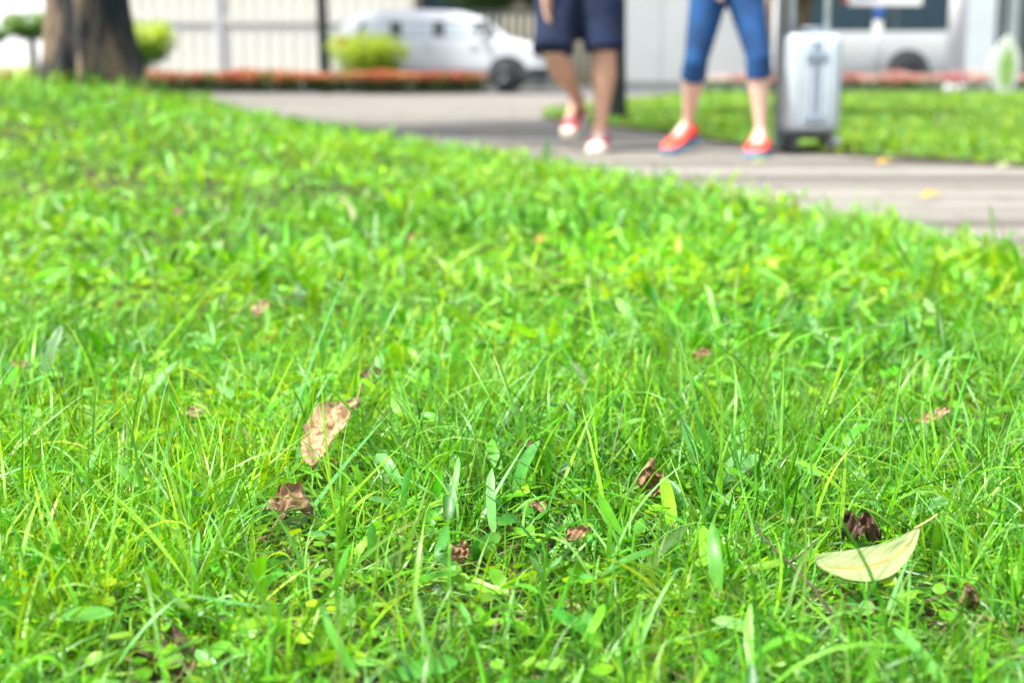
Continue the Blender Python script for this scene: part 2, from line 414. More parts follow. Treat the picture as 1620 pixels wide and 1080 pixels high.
class Blades:
    def __init__(s): s.V = []; s.Fc = []; s.C = []; s.A = []; s.nv = 0
    def add(s, x, y, z, L, W, az, el, bend, roll, rtw, col, S=6, broad=False, fold=0.25, sway=None, tipc=None):
        n = len(x)
        if n == 0: return
        t = np.linspace(0, 1, S + 1)
        tm = (t[1:] + t[:-1]) / 2
        els = el[:, None] - bend[:, None] * tm[None] ** 1.3
        azs = az[:, None] + (sway[:, None] * tm[None] if sway is not None else 0)
        dx = np.cos(els) * np.cos(azs); dy = np.cos(els) * np.sin(azs); dz = np.sin(els)
        st = (L / S)[:, None]
        z0 = np.zeros((n, 1))
        px = x[:, None] + np.concatenate([z0, np.cumsum(dx * st, 1)], 1)
        py = y[:, None] + np.concatenate([z0, np.cumsum(dy * st, 1)], 1)
        pz = z[:, None] + np.concatenate([z0, np.cumsum(dz * st, 1)], 1)
        pz = np.maximum(pz, (z[:, None] + 0.003 + 0.002 * rng.random((n, 1))))
        # frame
        T = np.stack([np.gradient(px, axis=1), np.gradient(py, axis=1), np.gradient(pz, axis=1)], -1)
        T /= np.linalg.norm(T, axis=-1, keepdims=True) + 1e-9
        az2 = azs[:, [0] + list(range(S))] if sway is not None else np.repeat(az[:, None], S + 1, 1)
        h = np.stack([-np.sin(az2), np.cos(az2), np.zeros_like(az2)], -1)
        nn = np.cross(T, h); nn /= np.linalg.norm(nn, axis=-1, keepdims=True) + 1e-9
        rr = roll[:, None] + rtw[:, None] * t[None]
        side = np.cos(rr)[..., None] * h + np.sin(rr)[..., None] * nn
        nor = np.cross(T, side)
        if broad:
            wp = np.sqrt(np.maximum(0, 1 - np.abs((t - 0.52) / 0.53) ** 2.6)); wp[0] = 0.35; wp[-1] = 0.10
        else:
            wp = np.minimum(1, 0.65 + 1.6 * t) * (1 - t ** 2.4) ** 0.9; wp[-1] = 0.03
        wd = W[:, None] * wp[None] * 0.5
        Pc = np.stack([px, py, pz], -1)
        if broad:
            k = 3
            up = nor * (wd * fold)[..., None]
            ring = np.stack([Pc - side * wd[..., None] + up, Pc, Pc + side * wd[..., None] + up], 2)
            ac = np.broadcast_to(np.array([-1, 0, 1.0]), (n, S + 1, 3))
        else:
            k = 2
            ring = np.stack([Pc - side * wd[..., None], Pc + side * wd[..., None]], 2)
            ac = np.broadcast_to(np.array([-0.3, 0.3]), (n, S + 1, 2))
        V = ring.reshape(-1, 3)
        per = (S + 1) * k
        i0 = s.nv + np.arange(n)[:, None, None] * per + np.arange(S)[None, :, None] * k + np.arange(k - 1)[None, None, :]
        Fq = np.stack([i0, i0 + 1, i0 + k + 1, i0 + k], -1).reshape(-1, 4)
        c = np.repeat(col[:, None, :], S + 1, 1)
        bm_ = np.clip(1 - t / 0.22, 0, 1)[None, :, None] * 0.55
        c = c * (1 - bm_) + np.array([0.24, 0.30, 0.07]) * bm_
        if tipc is not None:
            tw = (np.clip((t - 0.8) / 0.2, 0, 1)[None, :, None]) * tipc[:, None, None]
            c = c * (1 - tw) + np.array([0.40, 0.30, 0.10]) * tw
        c = np.repeat(c[:, :, None, :], k, 2).reshape(-1, 3)
        s.V.append(V.astype(np.float32)); s.Fc.append(Fq.astype(np.int32)); s.C.append(c.astype(np.float32)); s.A.append(ac.reshape(-1).astype(np.float32))
        s.nv += len(V)
    def build(s, name, m):
        V = np.concatenate(s.V); Fq = np.concatenate(s.Fc); C = np.concatenate(s.C); A = np.concatenate(s.A)
        me = bpy.data.meshes.new(name)
        me.vertices.add(len(V)); me.vertices.foreach_set("co", V.ravel())
        me.loops.add(len(Fq) * 4); me.loops.foreach_set("vertex_index", Fq.ravel())
        me.polygons.add(len(Fq)); me.polygons.foreach_set("loop_start", np.arange(0, len(Fq) * 4, 4, dtype=np.int32))
        me.polygons.foreach_set("loop_total", np.full(len(Fq), 4, np.int32))
        me.polygons.foreach_set("use_smooth", np.ones(len(Fq), bool))
        me.update(calc_edges=True)
        a = me.attributes.new("Col", 'FLOAT_COLOR', 'POINT')
        a.data.foreach_set("color", np.concatenate([C, np.ones((len(C), 1), np.float32)], 1).ravel())
        b = me.attributes.new("across", 'FLOAT', 'POINT'); b.data.foreach_set("value", A)
        me.materials.append(m)
        o = bpy.data.objects.new(name, me); COL.objects.link(o)
        return o

# fallen leaves: (tail pixel, height), (tip pixel, height); grass stays short round them
LEAVES = []   # (a, b) world segments filled here, used to keep the blades off them
def seg(px0, py0, z0, px1, py1, z1):
    # both ends are held at one height of ground so that the leaf keeps its real size
    a, b = at(px0, py0, z0), at(px1, py1, z1)
    return a, b
S_TAN = seg(494, 738, 0.045, 566, 634, 0.080)
S_BROWN = seg(433, 792, 0.045, 492, 805, 0.045)
S_UPR = seg(1034, 782, 0.03, 1030, 727, 0.065)
S_PALE = seg(1290, 892, 0.048, 1456, 832, 0.066)
S_CURL = seg(1332, 838, 0.040, 1394, 846, 0.040)
S_FRAG = seg(1524, 962, 0.025, 1532, 926, 0.045)
S_SMALL = seg(712, 884, 0.035, 740, 864, 0.038)
S_DARK = seg(838, 798, 0.030, 874, 814, 0.026)
S_BIG = seg(228, 1022, 0.020, 312, 1062, 0.018)
S_PINK = seg(402, 500, 0.045, 424, 476, 0.06)
S_LONG = seg(534, 312, 0.10, 560, 350, 0.075)
for sg, clear in ((S_TAN, 1), (S_BROWN, 1), (S_UPR, .9), (S_PALE, 1), (S_CURL, .9), (S_FRAG, .8), (S_SMALL, .8), (S_DARK, .7), (S_BIG, .8), (S_PINK, .7)):
    LEAVES.append((sg, clear))
def leaf_keepout(x, y):
    """0..1, small where a fallen leaf lies (or just in front of it)"""
    k = np.ones_like(x)
    for (a, b), clear in LEAVES:
        for f in (0.0, 0.25, 0.5, 0.75, 1.0):
            cx, cy = a.x + (b.x - a.x) * f, a.y + (b.y - a.y) * f
            d = np.sqrt(((x - cx) / 0.022) ** 2 + ((y - (cy - 0.045)) / 0.075) ** 2)
            k = np.minimum(k, 1 - clear * 0.78 * (1 - ss((d - 0.6) / 0.7)))
    return k

def sample(dens, y0, y1, xl, xr):
    """uniform points in a band; xl, xr functions of y"""
    ymid = np.linspace(y0, y1, 50); wmax = max(xr(v) - xl(v) for v in ymid)
    n = int(dens * (y1 - y0) * wmax)
    y = rng.uniform(y0, y1, n)
    lo = np.array([min(xl(v) for v in ymid)]); x = rng.uniform(lo[0], lo[0] + (max(xr(v) for v in ymid) - lo[0]), int(n))
    keep = (x > np.vectorize(xl)(y)) & (x < np.vectorize(xr)(y))
    return x[keep], y[keep]
def pick_col(n, bright, x=None, y=None):
    """patches of yellower and of deeper green run through the turf"""
    u = rng.random(n)
    if x is not None:
        f = 0.5 * vnoise(x, y, 3.1, 21) + 0.3 * vnoise(x, y, 9.0, 22) + 0.2 * vnoise(x, y, 31.0, 23)
        near = np.clip((2.1 - y) / 0.9, 0, 1)            # the finer turf nearest is a cooler green
        u = np.clip(u * 0.80 + (f - 0.5) * 0.75 + 0.10 - 0.07 * near, 0, 0.999)
    order = np.array([8, 0, 7, 1, 5, 1, 2, 6, 2, 6, 3, 3, 4])
    i = order[(u * len(order)).astype(int)]
    c = GREENS[i] * rng.uniform(0.8, 1.25, (n, 1)) * bright[:, None]
    return c * rng.uniform(0.9, 1.1, (n, 3))

def lawn(B):
    fl = lambda mrg: (lambda y: -(0.37 * y + mrg))
    bands = [  # y0, y1, tufts/m2, broad/m2, dead/m2, segments
        (0.62, 1.35, 8000, 3800, 2000, 7), (1.35, 2.2, 5400, 4200, 1000, 6), (2.2, 3.6, 2000, 3000, 300, 5),
        (3.6, 6.0, 600, 1250, 120, 4), (6.0, 9.6, 420, 900, 40, 4), (9.6, 14.5, 160, 420, 0, 3), (14.5, 22.4, 90, 260, 0, 3)]
    for (y0, y1, dt, db, dd, S) in bands:
        mrg = 0.75 if y0 < 3 else 0.9
        xl = fl(mrg); xr = lambda y: min(0.37 * y + mrg, float(edge_x(y)) - 0.005)
        if y0 > 9: xl = lambda y: float(edge_x(y)) - 3.2
        # ---- tufts of narrow blades
        tx, ty = sample(dt, y0, y1, xl, xr)
        nb = rng.integers(3, 7, len(tx))
        narrow = 0.35 + 0.65 * ss((vnoise(tx, ty, 2.0, 3) - 0.25) / 0.3) * 1.0
        yf = np.clip((2.6 - ty) / 1.3, 0.0, 1) if True else 1
        narrow = narrow * np.maximum(0.45, yf) + np.clip(tx * 0.25, 0, 0.4)
        keep = rng.random(len(tx)) < np.clip(narrow + 0.15, 0, 1)
        tx, ty, nb = tx[keep], ty[keep], nb[keep]
        ci = np.repeat(np.arange(len(tx)), nb); n = len(ci)
        taz = rng.uniform(0, 2 * math.pi, len(tx)); tb = rng.uniform(0.75, 1.2, len(tx)); tL = rng.lognormal(0, 0.28, len(tx))
        x = tx[ci] + rng.normal(0, 0.008, n); y = ty[ci] + rng.normal(0, 0.008, n)
        hz = 0.72 + 0.55 * vnoise(x, y, 4.3, 31)
        L = np.clip(0.043 * hz * tL[ci] * rng.lognormal(0, 0.40, n), 0.015, 0.16)
        L *= leaf_keepout(x, y) * (0.85 if y0 > 6 else 1.0)
        W = rng.uniform(0.0014, 0.0035, n) * (1 + 0.35 * (y0 > 2.2) + 0.6 * (y0 > 5))
        az = taz[ci] + rng.normal(0, 1.0, n)
        el = R(90) - np.abs(rng.normal(0, R(34), n)); bend = np.abs(rng.normal(R(38), R(38), n))
        long = L > 0.10
        bend = np.where(long, bend * 1.25, bend)
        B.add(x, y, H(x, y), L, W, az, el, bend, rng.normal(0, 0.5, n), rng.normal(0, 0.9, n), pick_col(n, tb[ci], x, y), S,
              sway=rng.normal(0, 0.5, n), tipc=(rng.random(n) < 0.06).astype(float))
        # ---- broad leaves of carpet grass, in patches
        x, y = sample(db, y0, y1, xl, xr)
        pb = 0.30 + 0.9 * ss((vnoise(x, y, 2.6, 9) - 0.35) / 0.3)
        pb = pb * (0.5 + 0.5 * np.clip((y - 0.9) / 1.6, 0, 1)) * np.clip(1.05 - x * 0.12, 0.5, 1.2)
        keep = rng.random(len(x)) < pb
        x, y = x[keep], y[keep]; n = len(x)
        g = 1 + 0.25 * (y0 > 2)
        L = np.clip(rng.lognormal(-3.2, 0.34, n), 0.016, 0.062 if y0 < 2 else 0.085) * g * np.maximum(leaf_keepout(x, y), 0.35); W = rng.uniform(0.0042, 0.0115, n) * g * (1.1 if y0 > 3 else 1)
        el = R(8) + np.abs(rng.normal(0, R(33), n)); bend = rng.normal(R(30), R(25), n)
        z = H(x, y) + rng.uniform(0.0, 0.034, n) * np.clip(leaf_keepout(x, y), 0, 1)
        br = np.clip(0.75 + 0.6 * vnoise(x, y, 7, 4), 0.6, 1.35)
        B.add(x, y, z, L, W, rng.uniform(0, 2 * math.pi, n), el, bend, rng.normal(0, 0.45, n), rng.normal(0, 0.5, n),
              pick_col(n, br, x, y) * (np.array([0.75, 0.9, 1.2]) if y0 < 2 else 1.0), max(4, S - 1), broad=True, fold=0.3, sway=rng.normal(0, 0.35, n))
        # ---- small round leaflets low in the sward
        if y0 < 6:
            x, y = sample(db * 0.55, y0, y1, xl, xr); n = len(x)
            B.add(x, y, H(x, y) + rng.uniform(0.004, 0.026, n), rng.uniform(0.009, 0.020, n) * g, rng.uniform(0.007, 0.014, n) * g,
                  rng.uniform(0, 2 * math.pi, n), rng.uniform(R(5), R(50), n), rng.normal(R(20), R(20), n), rng.normal(0, .3, n), rng.normal(0, .3, n),
                  pick_col(n, np.full(n, 1.0), x, y) * np.array([1.25, 1.1, .7]), 4, broad=True, fold=0.15)
        # ---- dead and drying blades at the bottom
        if dd:
            x, y = sample(dd, y0, y1, xl, xr); n = len(x)
            c = np.array([0.26, 0.19, 0.09]) * rng.uniform(0.35, 1.3, (n, 1))
            B.add(x, y, H(x, y) + rng.uniform(0, 0.012, n), rng.uniform(0.02, 0.07, n), rng.uniform(0.001, 0.0035, n),
                  rng.uniform(0, 2 * math.pi, n), rng.normal(R(8), R(8), n), rng.normal(R(8), R(12), n), rng.normal(0, .6, n), rng.normal(0, 1, n),
                  c, 4, sway=rng.normal(0, 0.8, n))
            # fine creeping green litter
            x, y = sample(dd * 3.0, y0, y1, xl, xr); n = len(x)
            B.add(x, y, H(x, y) + rng.uniform(0.002, 0.02, n), rng.uniform(0.02, 0.06, n), rng.uniform(0.0012, 0.0028, n),
                  rng.uniform(0, 2 * math.pi, n), rng.normal(R(18), R(18), n), rng.normal(R(20), R(20), n), rng.normal(0, .6, n), rng.normal(0, 1, n),
                  pick_col(n, np.full(n, 0.9), x, y), 4, sway=rng.normal(0, 0.8, n))
    # ---- long pale blades that arch over the rest
    x, y = sample(210, 0.62, 2.6, fl(0.7), lambda yy: min(.37 * yy + .7, float(edge_x(yy)) - .02)); n = len(x)
    cc = np.where(rng.random((n, 1)) < .5, np.array([[0.17, 0.42, 0.10]]), np.array([[0.22, 0.46, 0.02]])) * rng.uniform(.8, 1.2, (n, 1))
    B.add(x, y, H(x, y), rng.uniform(0.07, 0.135, n) * np.maximum(leaf_keepout(x, y), .4), rng.uniform(0.0024, 0.0042, n), rng.uniform(0, 6.28, n), rng.uniform(R(42), R(85), n),
          rng.uniform(R(25), R(125), n), rng.normal(0, .4, n), rng.normal(0, .7, n), cc, 9, sway=rng.normal(0, .4, n))
    # ---- thin wiry stems here and there
    x, y = sample(60, 0.7, 3.0, fl(0.7), lambda yy: min(.37 * yy + .7, float(edge_x(yy)) - .02)); n = len(x)
    B.add(x, y, H(x, y), rng.uniform(0.08, 0.15, n), np.full(n, 0.0011), rng.uniform(0, 2 * math.pi, n), rng.uniform(R(55), R(88), n),
          rng.normal(R(12), R(12), n), rng.normal(0, .5, n), rng.normal(0, .5, n), np.tile([[0.22, 0.27, 0.07]], (n, 1)), 6)
    # ---- taller tufts round the foot of the big tree
    n = 260
    a = rng.uniform(0, 2 * math.pi, n); rr = rng.uniform(0.30, 0.55, n)
    x = TREE.x + np.cos(a) * rr; y = TREE.y + np.sin(a) * rr * 0.9
    B.add(x, y, H(x, y), rng.uniform(0.08, 0.20, n), rng.uniform(0.008, 0.016, n), rng.uniform(0, 2 * math.pi, n), rng.uniform(R(55), R(88), n),
          rng.normal(R(25), R(20), n), rng.normal(0, .5, n), rng.normal(0, .5, n), pick_col(n, np.full(n, 1.0)), 4)

def one(B, p0, L, W, az, el, bend, col, broad=False, roll=0.0, tw=0.0, S=12, sway=0.0):
    f = lambda v: np.array([float(v)])
    B.add(f(p0[0]), f(p0[1]), f(p0[2]), f(L), f(W), f(R(az)), f(R(el)), f(R(bend)), f(roll), f(tw), np.array([col]), S, broad=broad, sway=f(sway))
def toward(B, px0, py0, z0, px1, py1, z1, W, col, arch=18, broad=False, roll=0.0, tw=0.2, over=1.04):
    """a blade rooted at one place in the lawn whose tip ends at another"""
    a, b = at(px0, py0, z0), at(px1, py1, z1)
    d = b - a; hd = math.hypot(d.x, d.y)
    az = math.degrees(math.atan2(d.y, d.x)); el = math.degrees(math.atan2(d.z, hd))
    one(B, a, d.length * over, W, az, el + arch * 0.55, arch, col, broad, roll, tw)
YG, CG, DG, MG = (0.22, 0.46, 0.012), (0.12, 0.36, 0.09), (0.03, 0.15, 0.02), (0.13, 0.38, 0.02)
def heroes(B):
    toward(B, 215, 600, 0.03, 404, 395, 0.14, 0.0030, YG, 8)                 # long stem
    toward(B, 218, 668, 0.02, 288, 578, 0.075, 0.013, (0.10, 0.32, 0.06), 35, broad=True)
    toward(B, 440, 735, 0.02, 562, 428, 0.15, 0.0036, CG, 14)
    toward(B, 395, 720, 0.02, 470, 560, 0.10, 0.0036, YG, 10)
    toward(B, 423, 850, 0.01, 402, 772, 0.055, 0.0055, DG, 4, roll=0.3)
    toward(B, 150, 765, 0.05, 300, 948, 0.05, 0.0055, YG, 14)
    toward(B, 455, 860, 0.02, 620, 660, 0.085, 0.0045, CG, 12)
    toward(B, 470, 880, 0.02, 650, 700, 0.07, 0.0035, YG, 10)
    toward(B, 775, 700, 0.02, 865, 560, 0.10, 0.0036, CG, 6)
    toward(B, 745, 850, 0.02, 842, 690, 0.09, 0.0036, CG, 8)
    toward(B, 745, 1000, 0.01, 790, 850, 0.085, 0.0042, YG, 10)
    toward(B, 880, 790, 0.02, 945, 640, 0.09, 0.0034, YG, 8)
    toward(B, 170, 1075, 0.02, 290, 950, 0.06, 0.0042, CG, 30)
    toward(B, 290, 950, 0.060, 420, 1040, 0.03, 0.0042, CG, 30)
    toward(B, 0, 880, 0.05, 110, 895, 0.05, 0.0042, CG, 25)
    toward(B, 0, 720, 0.03, 130, 600, 0.10, 0.0035, CG, 6)
    toward(B, 1130, 780, 0.02, 1180, 715, 0.05, 0.016, (0.14, 0.36, 0.10), 12, broad=True)
    toward(B, 1150, 770, 0.03, 1200, 722, 0.05, 0.014, (0.14, 0.36, 0.10), 12, broad=True)
    toward(B, 1480, 910, 0.01, 1490, 830, 0.06, 0.011, (0.12, 0.36, 0.03), 12, broad=True)
    toward(B, 1065, 850, 0.02, 1050, 760, 0.05, 0.012, YG, 12, broad=True)
    toward(B, 1000, 1040, 0.02, 1200, 985, 0.05, 0.0045, CG, 14)
    toward(B, 1400, 980, 0.02, 1440, 880, 0.06, 0.0036, CG, 10)
    toward(B, 1482, 960, 0.01, 1475, 870, 0.06, 0.0040, CG, 6)
    toward(B, 1300, 960, 0.03, 1420, 985, 0.05, 0.0040, CG, 24)
    toward(B, 1050, 880, 0.02, 940, 700, 0.11, 0.0042, (0.09, 0.30, 0.05), 8)
    toward(B, 1330, 850, 0.02, 1340, 690, 0.10, 0.0036, YG, 5)
    toward(B, 1232, 770, 0.03, 1240, 580, 0.13, 0.0034, MG, 5)
    toward(B, 1090, 600, 0.02, 1180, 500, 0.10, 0.0034, MG, 12)
    toward(B, 60, 640, 0.02, 100, 520, 0.10, 0.014, (0.05, 0.2, 0.03), 20, broad=True)
    toward(B, 140, 560, 0.03, 150, 490, 0.09, 0.020, (0.05, 0.22, 0.03), 10, broad=True)
    toward(B, 860, 262, 0.03, 868, 226, 0.10, 0.018, (0.03, 0.16, 0.02), 12, broad=True)
    # seed stems: thin stalk with beads
    for (a0, b0, a1, b1, z1) in ((118, 700, 85, 560, .11), (240, 640, 245, 565, .09), (410, 720, 385, 690, .09), (60, 620, 90, 555, .11)):
        toward(B, a0, b0, 0.02, a1, b1, z1, 0.0013, (0.16, 0.20, 0.05), 6)
        p, q = at(a0, b0, .02), at(a1, b1, z1)
        n = 26; f = rng.uniform(0.55, 1, n)
        B.add(p.x + (q.x - p.x) * f, p.y + (q.y - p.y) * f, p.z + (q.z - p.z) * f + 0.002, np.full(n, 0.004), np.full(n, 0.0018), rng.uniform(0, 6.28, n),
              np.full(n, R(50)), np.zeros(n), np.zeros(n), np.zeros(n), np.tile([[0.25, 0.22, 0.08]], (n, 1)), 3, broad=True)

TREE = Vector((P(143, 130, 8.2).x, 8.2, 0)); TREE.z = Hs(TREE.x, TREE.y)
B = Blades(); lawn(B); heroes(B)
tag(B.build("grass", M["grass"]), "bright green lawn of mixed narrow blades and broad carpet grass in the foreground", "grass", kind="stuff")

B = Blades()
for (y0, y1, dens, g) in ((4.6, 9, 1000, 1.7), (9, 15, 420, 2.4), (15, 24.2, 170, 3.4)):
    n = int(dens * (y1 - y0) * 13); x = rng.uniform(-2, 11, n); y = rng.uniform(y0, y1, n)
    k = in_poly(x, y, far_poly) & (x < 0.4 * y + 1.2); x, y = x[k], y[k]; n = len(x)
    B.add(x, y, np.full(n, 0.012), rng.uniform(0.03, 0.07, n), rng.uniform(0.004, 0.008, n) * g, rng.uniform(0, 6.28, n), rng.uniform(R(15), R(85), n),
          rng.normal(R(35), R(25), n), rng.normal(0, .5, n), rng.normal(0, .5, n),
          pick_col(n, 0.8 + 0.5 * vnoise(x, y, 1.2, 5)) * np.array([1.15, 1.0, 1.2]), 3, broad=True)
tag(B.build("grass", M["grass"]), "mown green lawn strip across the path, behind the suitcase", "grass", kind="stuff")

# ------------------------------------------------------------ fallen leaves
def leaf_material(name, c1, c2, vein, blot=(0.2, 0.1, 0.05), blot_amt=0.5, trans=0.25, rough=0.6, vein_w=0.02, scale=1.0):
    m = bpy.data.materials.new(name); m.use_nodes = True
    t = m.node_tree; n = t.nodes; l = t.links; b = n["Principled BSDF"]; b.inputs["Roughness"].default_value = rough
    uv = n.new("ShaderNodeUVMap"); sp = n.new("ShaderNodeSeparateXYZ"); l.new(uv.outputs[0], sp.inputs[0])
    def math_(op, a, bb=None):
        q = n.new("ShaderNodeMath"); q.operation = op
        if isinstance(a, (int, float)): q.inputs[0].default_value = a
        else: l.new(a, q.inputs[0])
        if bb is not None:
            if isinstance(bb, (int, float)): q.inputs[1].default_value = bb
            else: l.new(bb, q.inputs[1])
        return q.outputs[0]
    av = math_('ABSOLUTE', math_('SUBTRACT', sp.outputs[1], 0.5))
    mid = math_('LESS_THAN', av, vein_w)
    ph = math_('SUBTRACT', math_('MULTIPLY', sp.outputs[0], 60.0), math_('MULTIPLY', av, 46.0))
    side = math_('MULTIPLY', math_('POWER', math_('ADD', math_('MULTIPLY', math_('SINE', ph), 0.5), 0.5), 14.0), 0.55)
    vein_f = math_('MAXIMUM', mid, side)
    tc = n.new("ShaderNodeTexCoord")
    no = n.new("ShaderNodeTexNoise"); no.inputs["Scale"].default_value = 70 * scale; no.inputs["Detail"].default_value = 7
    l.new(tc.outputs["Object"], no.inputs["Vector"])
    cr = n.new("ShaderNodeValToRGB"); cr.color_ramp.elements[0].position = 0.35; cr.color_ramp.elements[1].position = 0.65
    cr.color_ramp.elements[0].color = (*c1, 1); cr.color_ramp.elements[1].color = (*c2, 1)
    l.new(no.outputs[0], cr.inputs[0])
    n3 = n.new("ShaderNodeTexNoise"); n3.inputs["Scale"].default_value = 210 * scale; n3.inputs["Detail"].default_value = 8; n3.inputs["Roughness"].default_value = .7
    l.new(tc.outputs["Object"], n3.inputs["Vector"])
    bl = math_('MULTIPLY', math_('GREATER_THAN', n3.outputs[0], 0.54), blot_amt)
    def mix(f, a, c):
        q = n.new("ShaderNodeMix"); q.data_type = 'RGBA'; l.new(f, q.inputs[0]); l.new(a, q.inputs[6]); q.inputs[7].default_value = (*c, 1); return q.outputs[2]
    col = mix(vein_f, mix(bl, cr.outputs[0], blot), vein)
    l.new(col, b.inputs["Base Color"])
    bp = n.new("ShaderNodeBump"); bp.inputs["Strength"].default_value = 0.5; bp.inputs["Distance"].default_value = 0.001
    l.new(math_('ADD', vein_f, math_('MULTIPLY', n3.outputs[0], 1.2)), bp.inputs["Height"]); l.new(bp.outputs[0], b.inputs["Normal"])
    tr = n.new("ShaderNodeBsdfTranslucent"); l.new(col, tr.inputs[0]); mx = n.new("ShaderNodeMixShader"); mx.inputs[0].default_value = trans
    l.new(b.outputs[0], mx.inputs[1]); l.new(tr.outputs[0], mx.inputs[2]); l.new(mx.outputs[0], n["Material Output"].inputs[0])
    return m
LM = {
    "tan": leaf_material("tan_leaf", (0.42, 0.28, 0.14), (0.53, 0.44, 0.24), (0.22, 0.11, 0.06), (0.26, 0.10, 0.055), 0.85),
    "brown": leaf_material("brown_leaf", (0.17, 0.095, 0.050), (0.30, 0.19, 0.105), (0.12, 0.06, 0.035), (0.10, 0.05, 0.03), 0.5, trans=.1),
    "red": leaf_material("redbrown_leaf", (0.22, 0.12, 0.05), (0.38, 0.24, 0.12), (0.16, 0.07, 0.035), (0.16, 0.07, 0.03), 0.5, trans=.15),
    "dark": leaf_material("dark_leaf", (0.050, 0.028, 0.018), (0.13, 0.075, 0.045), (0.04, 0.02, 0.015), (0.03, 0.018, 0.012), 0.5, trans=.05),
    "pale": leaf_material("pale_leaf", (0.30, 0.40, 0.17), (0.37, 0.45, 0.22), (0.40, 0.30, 0.06), (0.34, 0.36, 0.14), 0.35, trans=.3, rough=.45, vein_w=0.028),
    "pink": leaf_material("pinkish_leaf", (0.40, 0.26, 0.15), (0.50, 0.37, 0.24), (0.35, 0.18, 0.1), (0.30, 0.14, 0.08), 0.4),
    "yellow": leaf_material("yellow_leaf", (0.42, 0.30, 0.04), (0.50, 0.38, 0.08), (0.45, 0.28, 0.05), (0.45, 0.25, 0.05), 0.3),
}
def fallen_leaf(label, sg, width, m, up=(0, -0.5, 1), curl=0.6, bend=0.3, crumple=0.0, serr=0.0, shape=1.0, stalk=0.25, stalk_m=None,
                seed=0, nu=44, nv=22, fold_line=0.0, group=None, cat="leaf", asym=0.0, sidebend=0.0):
    a, b = sg
    r = np.random.default_rng(seed)
    U = (b - a); Ln = U.length; U.normalize()
    Nn = Vector(up); Nn = (Nn - U * Nn.dot(U)).normalized(); Wd = Nn.cross(U)
    org = a.copy()
    ph = r.uniform(0, 6.28, 8)
    V = []; UV = []
    for i in range(nu + 1):
        u = i / nu
        hw = 0.5 * width * (max(0, math.sin(math.pi * min(1, u ** (0.75 * shape) * 1.0)))) ** 0.75
        for j in range(nv + 1):
            v = j / nv * 2 - 1
            edge = 1 + serr * (math.sin(u * 40 + ph[0]) * 0.4 + math.sin(u * 17 + ph[1]) * 0.6) * abs(v)
            w_ = v * hw * edge * (1 + asym * v)
            ang = curl * v
            # roll across the blade
            if abs(curl) > 1e-3:
                yy = hw * edge * math.sin(ang) / curl; zz = hw * edge * (1 - math.cos(ang)) / curl
            else: yy, zz = w_, 0
            zz += fold_line * abs(v) * hw
            zz += bend * Ln * ((u - 0.5) ** 2 - 0.25) * -1
            yy += sidebend * Ln * ((u - 0.5) ** 2 - .25)
            if crumple:
                zz += crumple * width * (math.sin(u * 9 + v * 3 + ph[2]) * 0.22 + math.sin(u * 17 - v * 7 + ph[3]) * 0.13 + math.sin(v * 11 + u * 5 + ph[4]) * 0.10 + math.sin(u * 31 + v * 13 + ph[6]) * .04)
                yy += crumple * width * (math.sin(u * 11 + v * 5 + ph[5]) * 0.14)
            p = U * (u * Ln) + Wd * yy + Nn * zz
            V.append(p); UV.append((u, j / nv))
    Fc = [(i * (nv + 1) + j, i * (nv + 1) + j + 1, (i + 1) * (nv + 1) + j + 1, (i + 1) * (nv + 1) + j) for i in range(nu) for j in range(nv)]
    me = bpy.data.meshes.new("leaf_blade"); me.from_pydata(V, [], Fc); me.update()
    ul = me.uv_layers.new(name="UVMap")
    for lp in me.loops: ul.data[lp.index].uv = UV[lp.vertex_index]
    root = empty("fallen_leaf", org)
    tag(root, label, cat, group)
    link_mesh("leaf_blade", me, m, root)
    if stalk > 0:
        e = U * Ln
        s = MB(); L2 = Ln * stalk
        pts = [e * (1 - 0.06) + Nn * 0.0003, e + Nn * L2 * 0.10, e + U * L2 * 0.5 + Nn * L2 * 0.3, e + U * L2 * 0.9 + Nn * L2 * 0.55]
        s.tube(pts, [0.0007, 0.0008, 0.0007, 0.0009], 6)
        s.build("leaf_stalk", stalk_m or m, root, True)
    return root
stalk_y = mat("stalk_yellow", (0.42, 0.38, 0.12), 0.6, var=0.15, vscale=60)
fallen_leaf("large tan dried leaf mottled with rust, folded along its rib and propped on the grass", S_TAN, 0.043, LM["tan"], up=(-0.35, -0.85, 0.65), curl=0.5, bend=0.12, crumple=0.30, serr=0.10, fold_line=0.55, stalk=0.15, seed=3)
fallen_leaf("crumpled mid brown leaf just below the large tan leaf", S_BROWN, 0.036, LM["brown"], up=(0.1, -0.85, 0.7), curl=0.9, bend=0.25, crumple=0.55, serr=0.12, stalk=0, seed=5, shape=1.1)
fallen_leaf("upright reddish brown dead leaf half hidden in the middle of the grass", S_UPR, 0.030, LM["red"], up=(-0.3, -1, 0.4), curl=1.1, bend=0.2, crumple=0.45, serr=0.08, stalk=0, seed=8, shape=0.8)
fallen_leaf("long pale yellow green leaf lying on its back with yellow midrib", S_PALE, 0.031, LM["pale"], up=(0.02, -0.62, 0.9), curl=0.45, bend=-0.16, crumple=0.07, stalk=0.16, stalk_m=stalk_y, seed=2, nu=60, shape=0.85, sidebend=0.65)
fallen_leaf("dark brown curled leaf behind the long pale leaf", S_CURL, 0.034, LM["dark"], up=(0, -0.7, 0.8), curl=1.6, bend=0.5, crumple=0.75, serr=0.15, stalk=0, seed=14)
fallen_leaf("small shrivelled brown leaf to the lower right of the pale leaf", S_FRAG, 0.020, LM["brown"], up=(0.2, -1, 0.5), curl=1.0, bend=0.3, crumple=0.5, serr=0.12, stalk=0, seed=21, shape=.8)
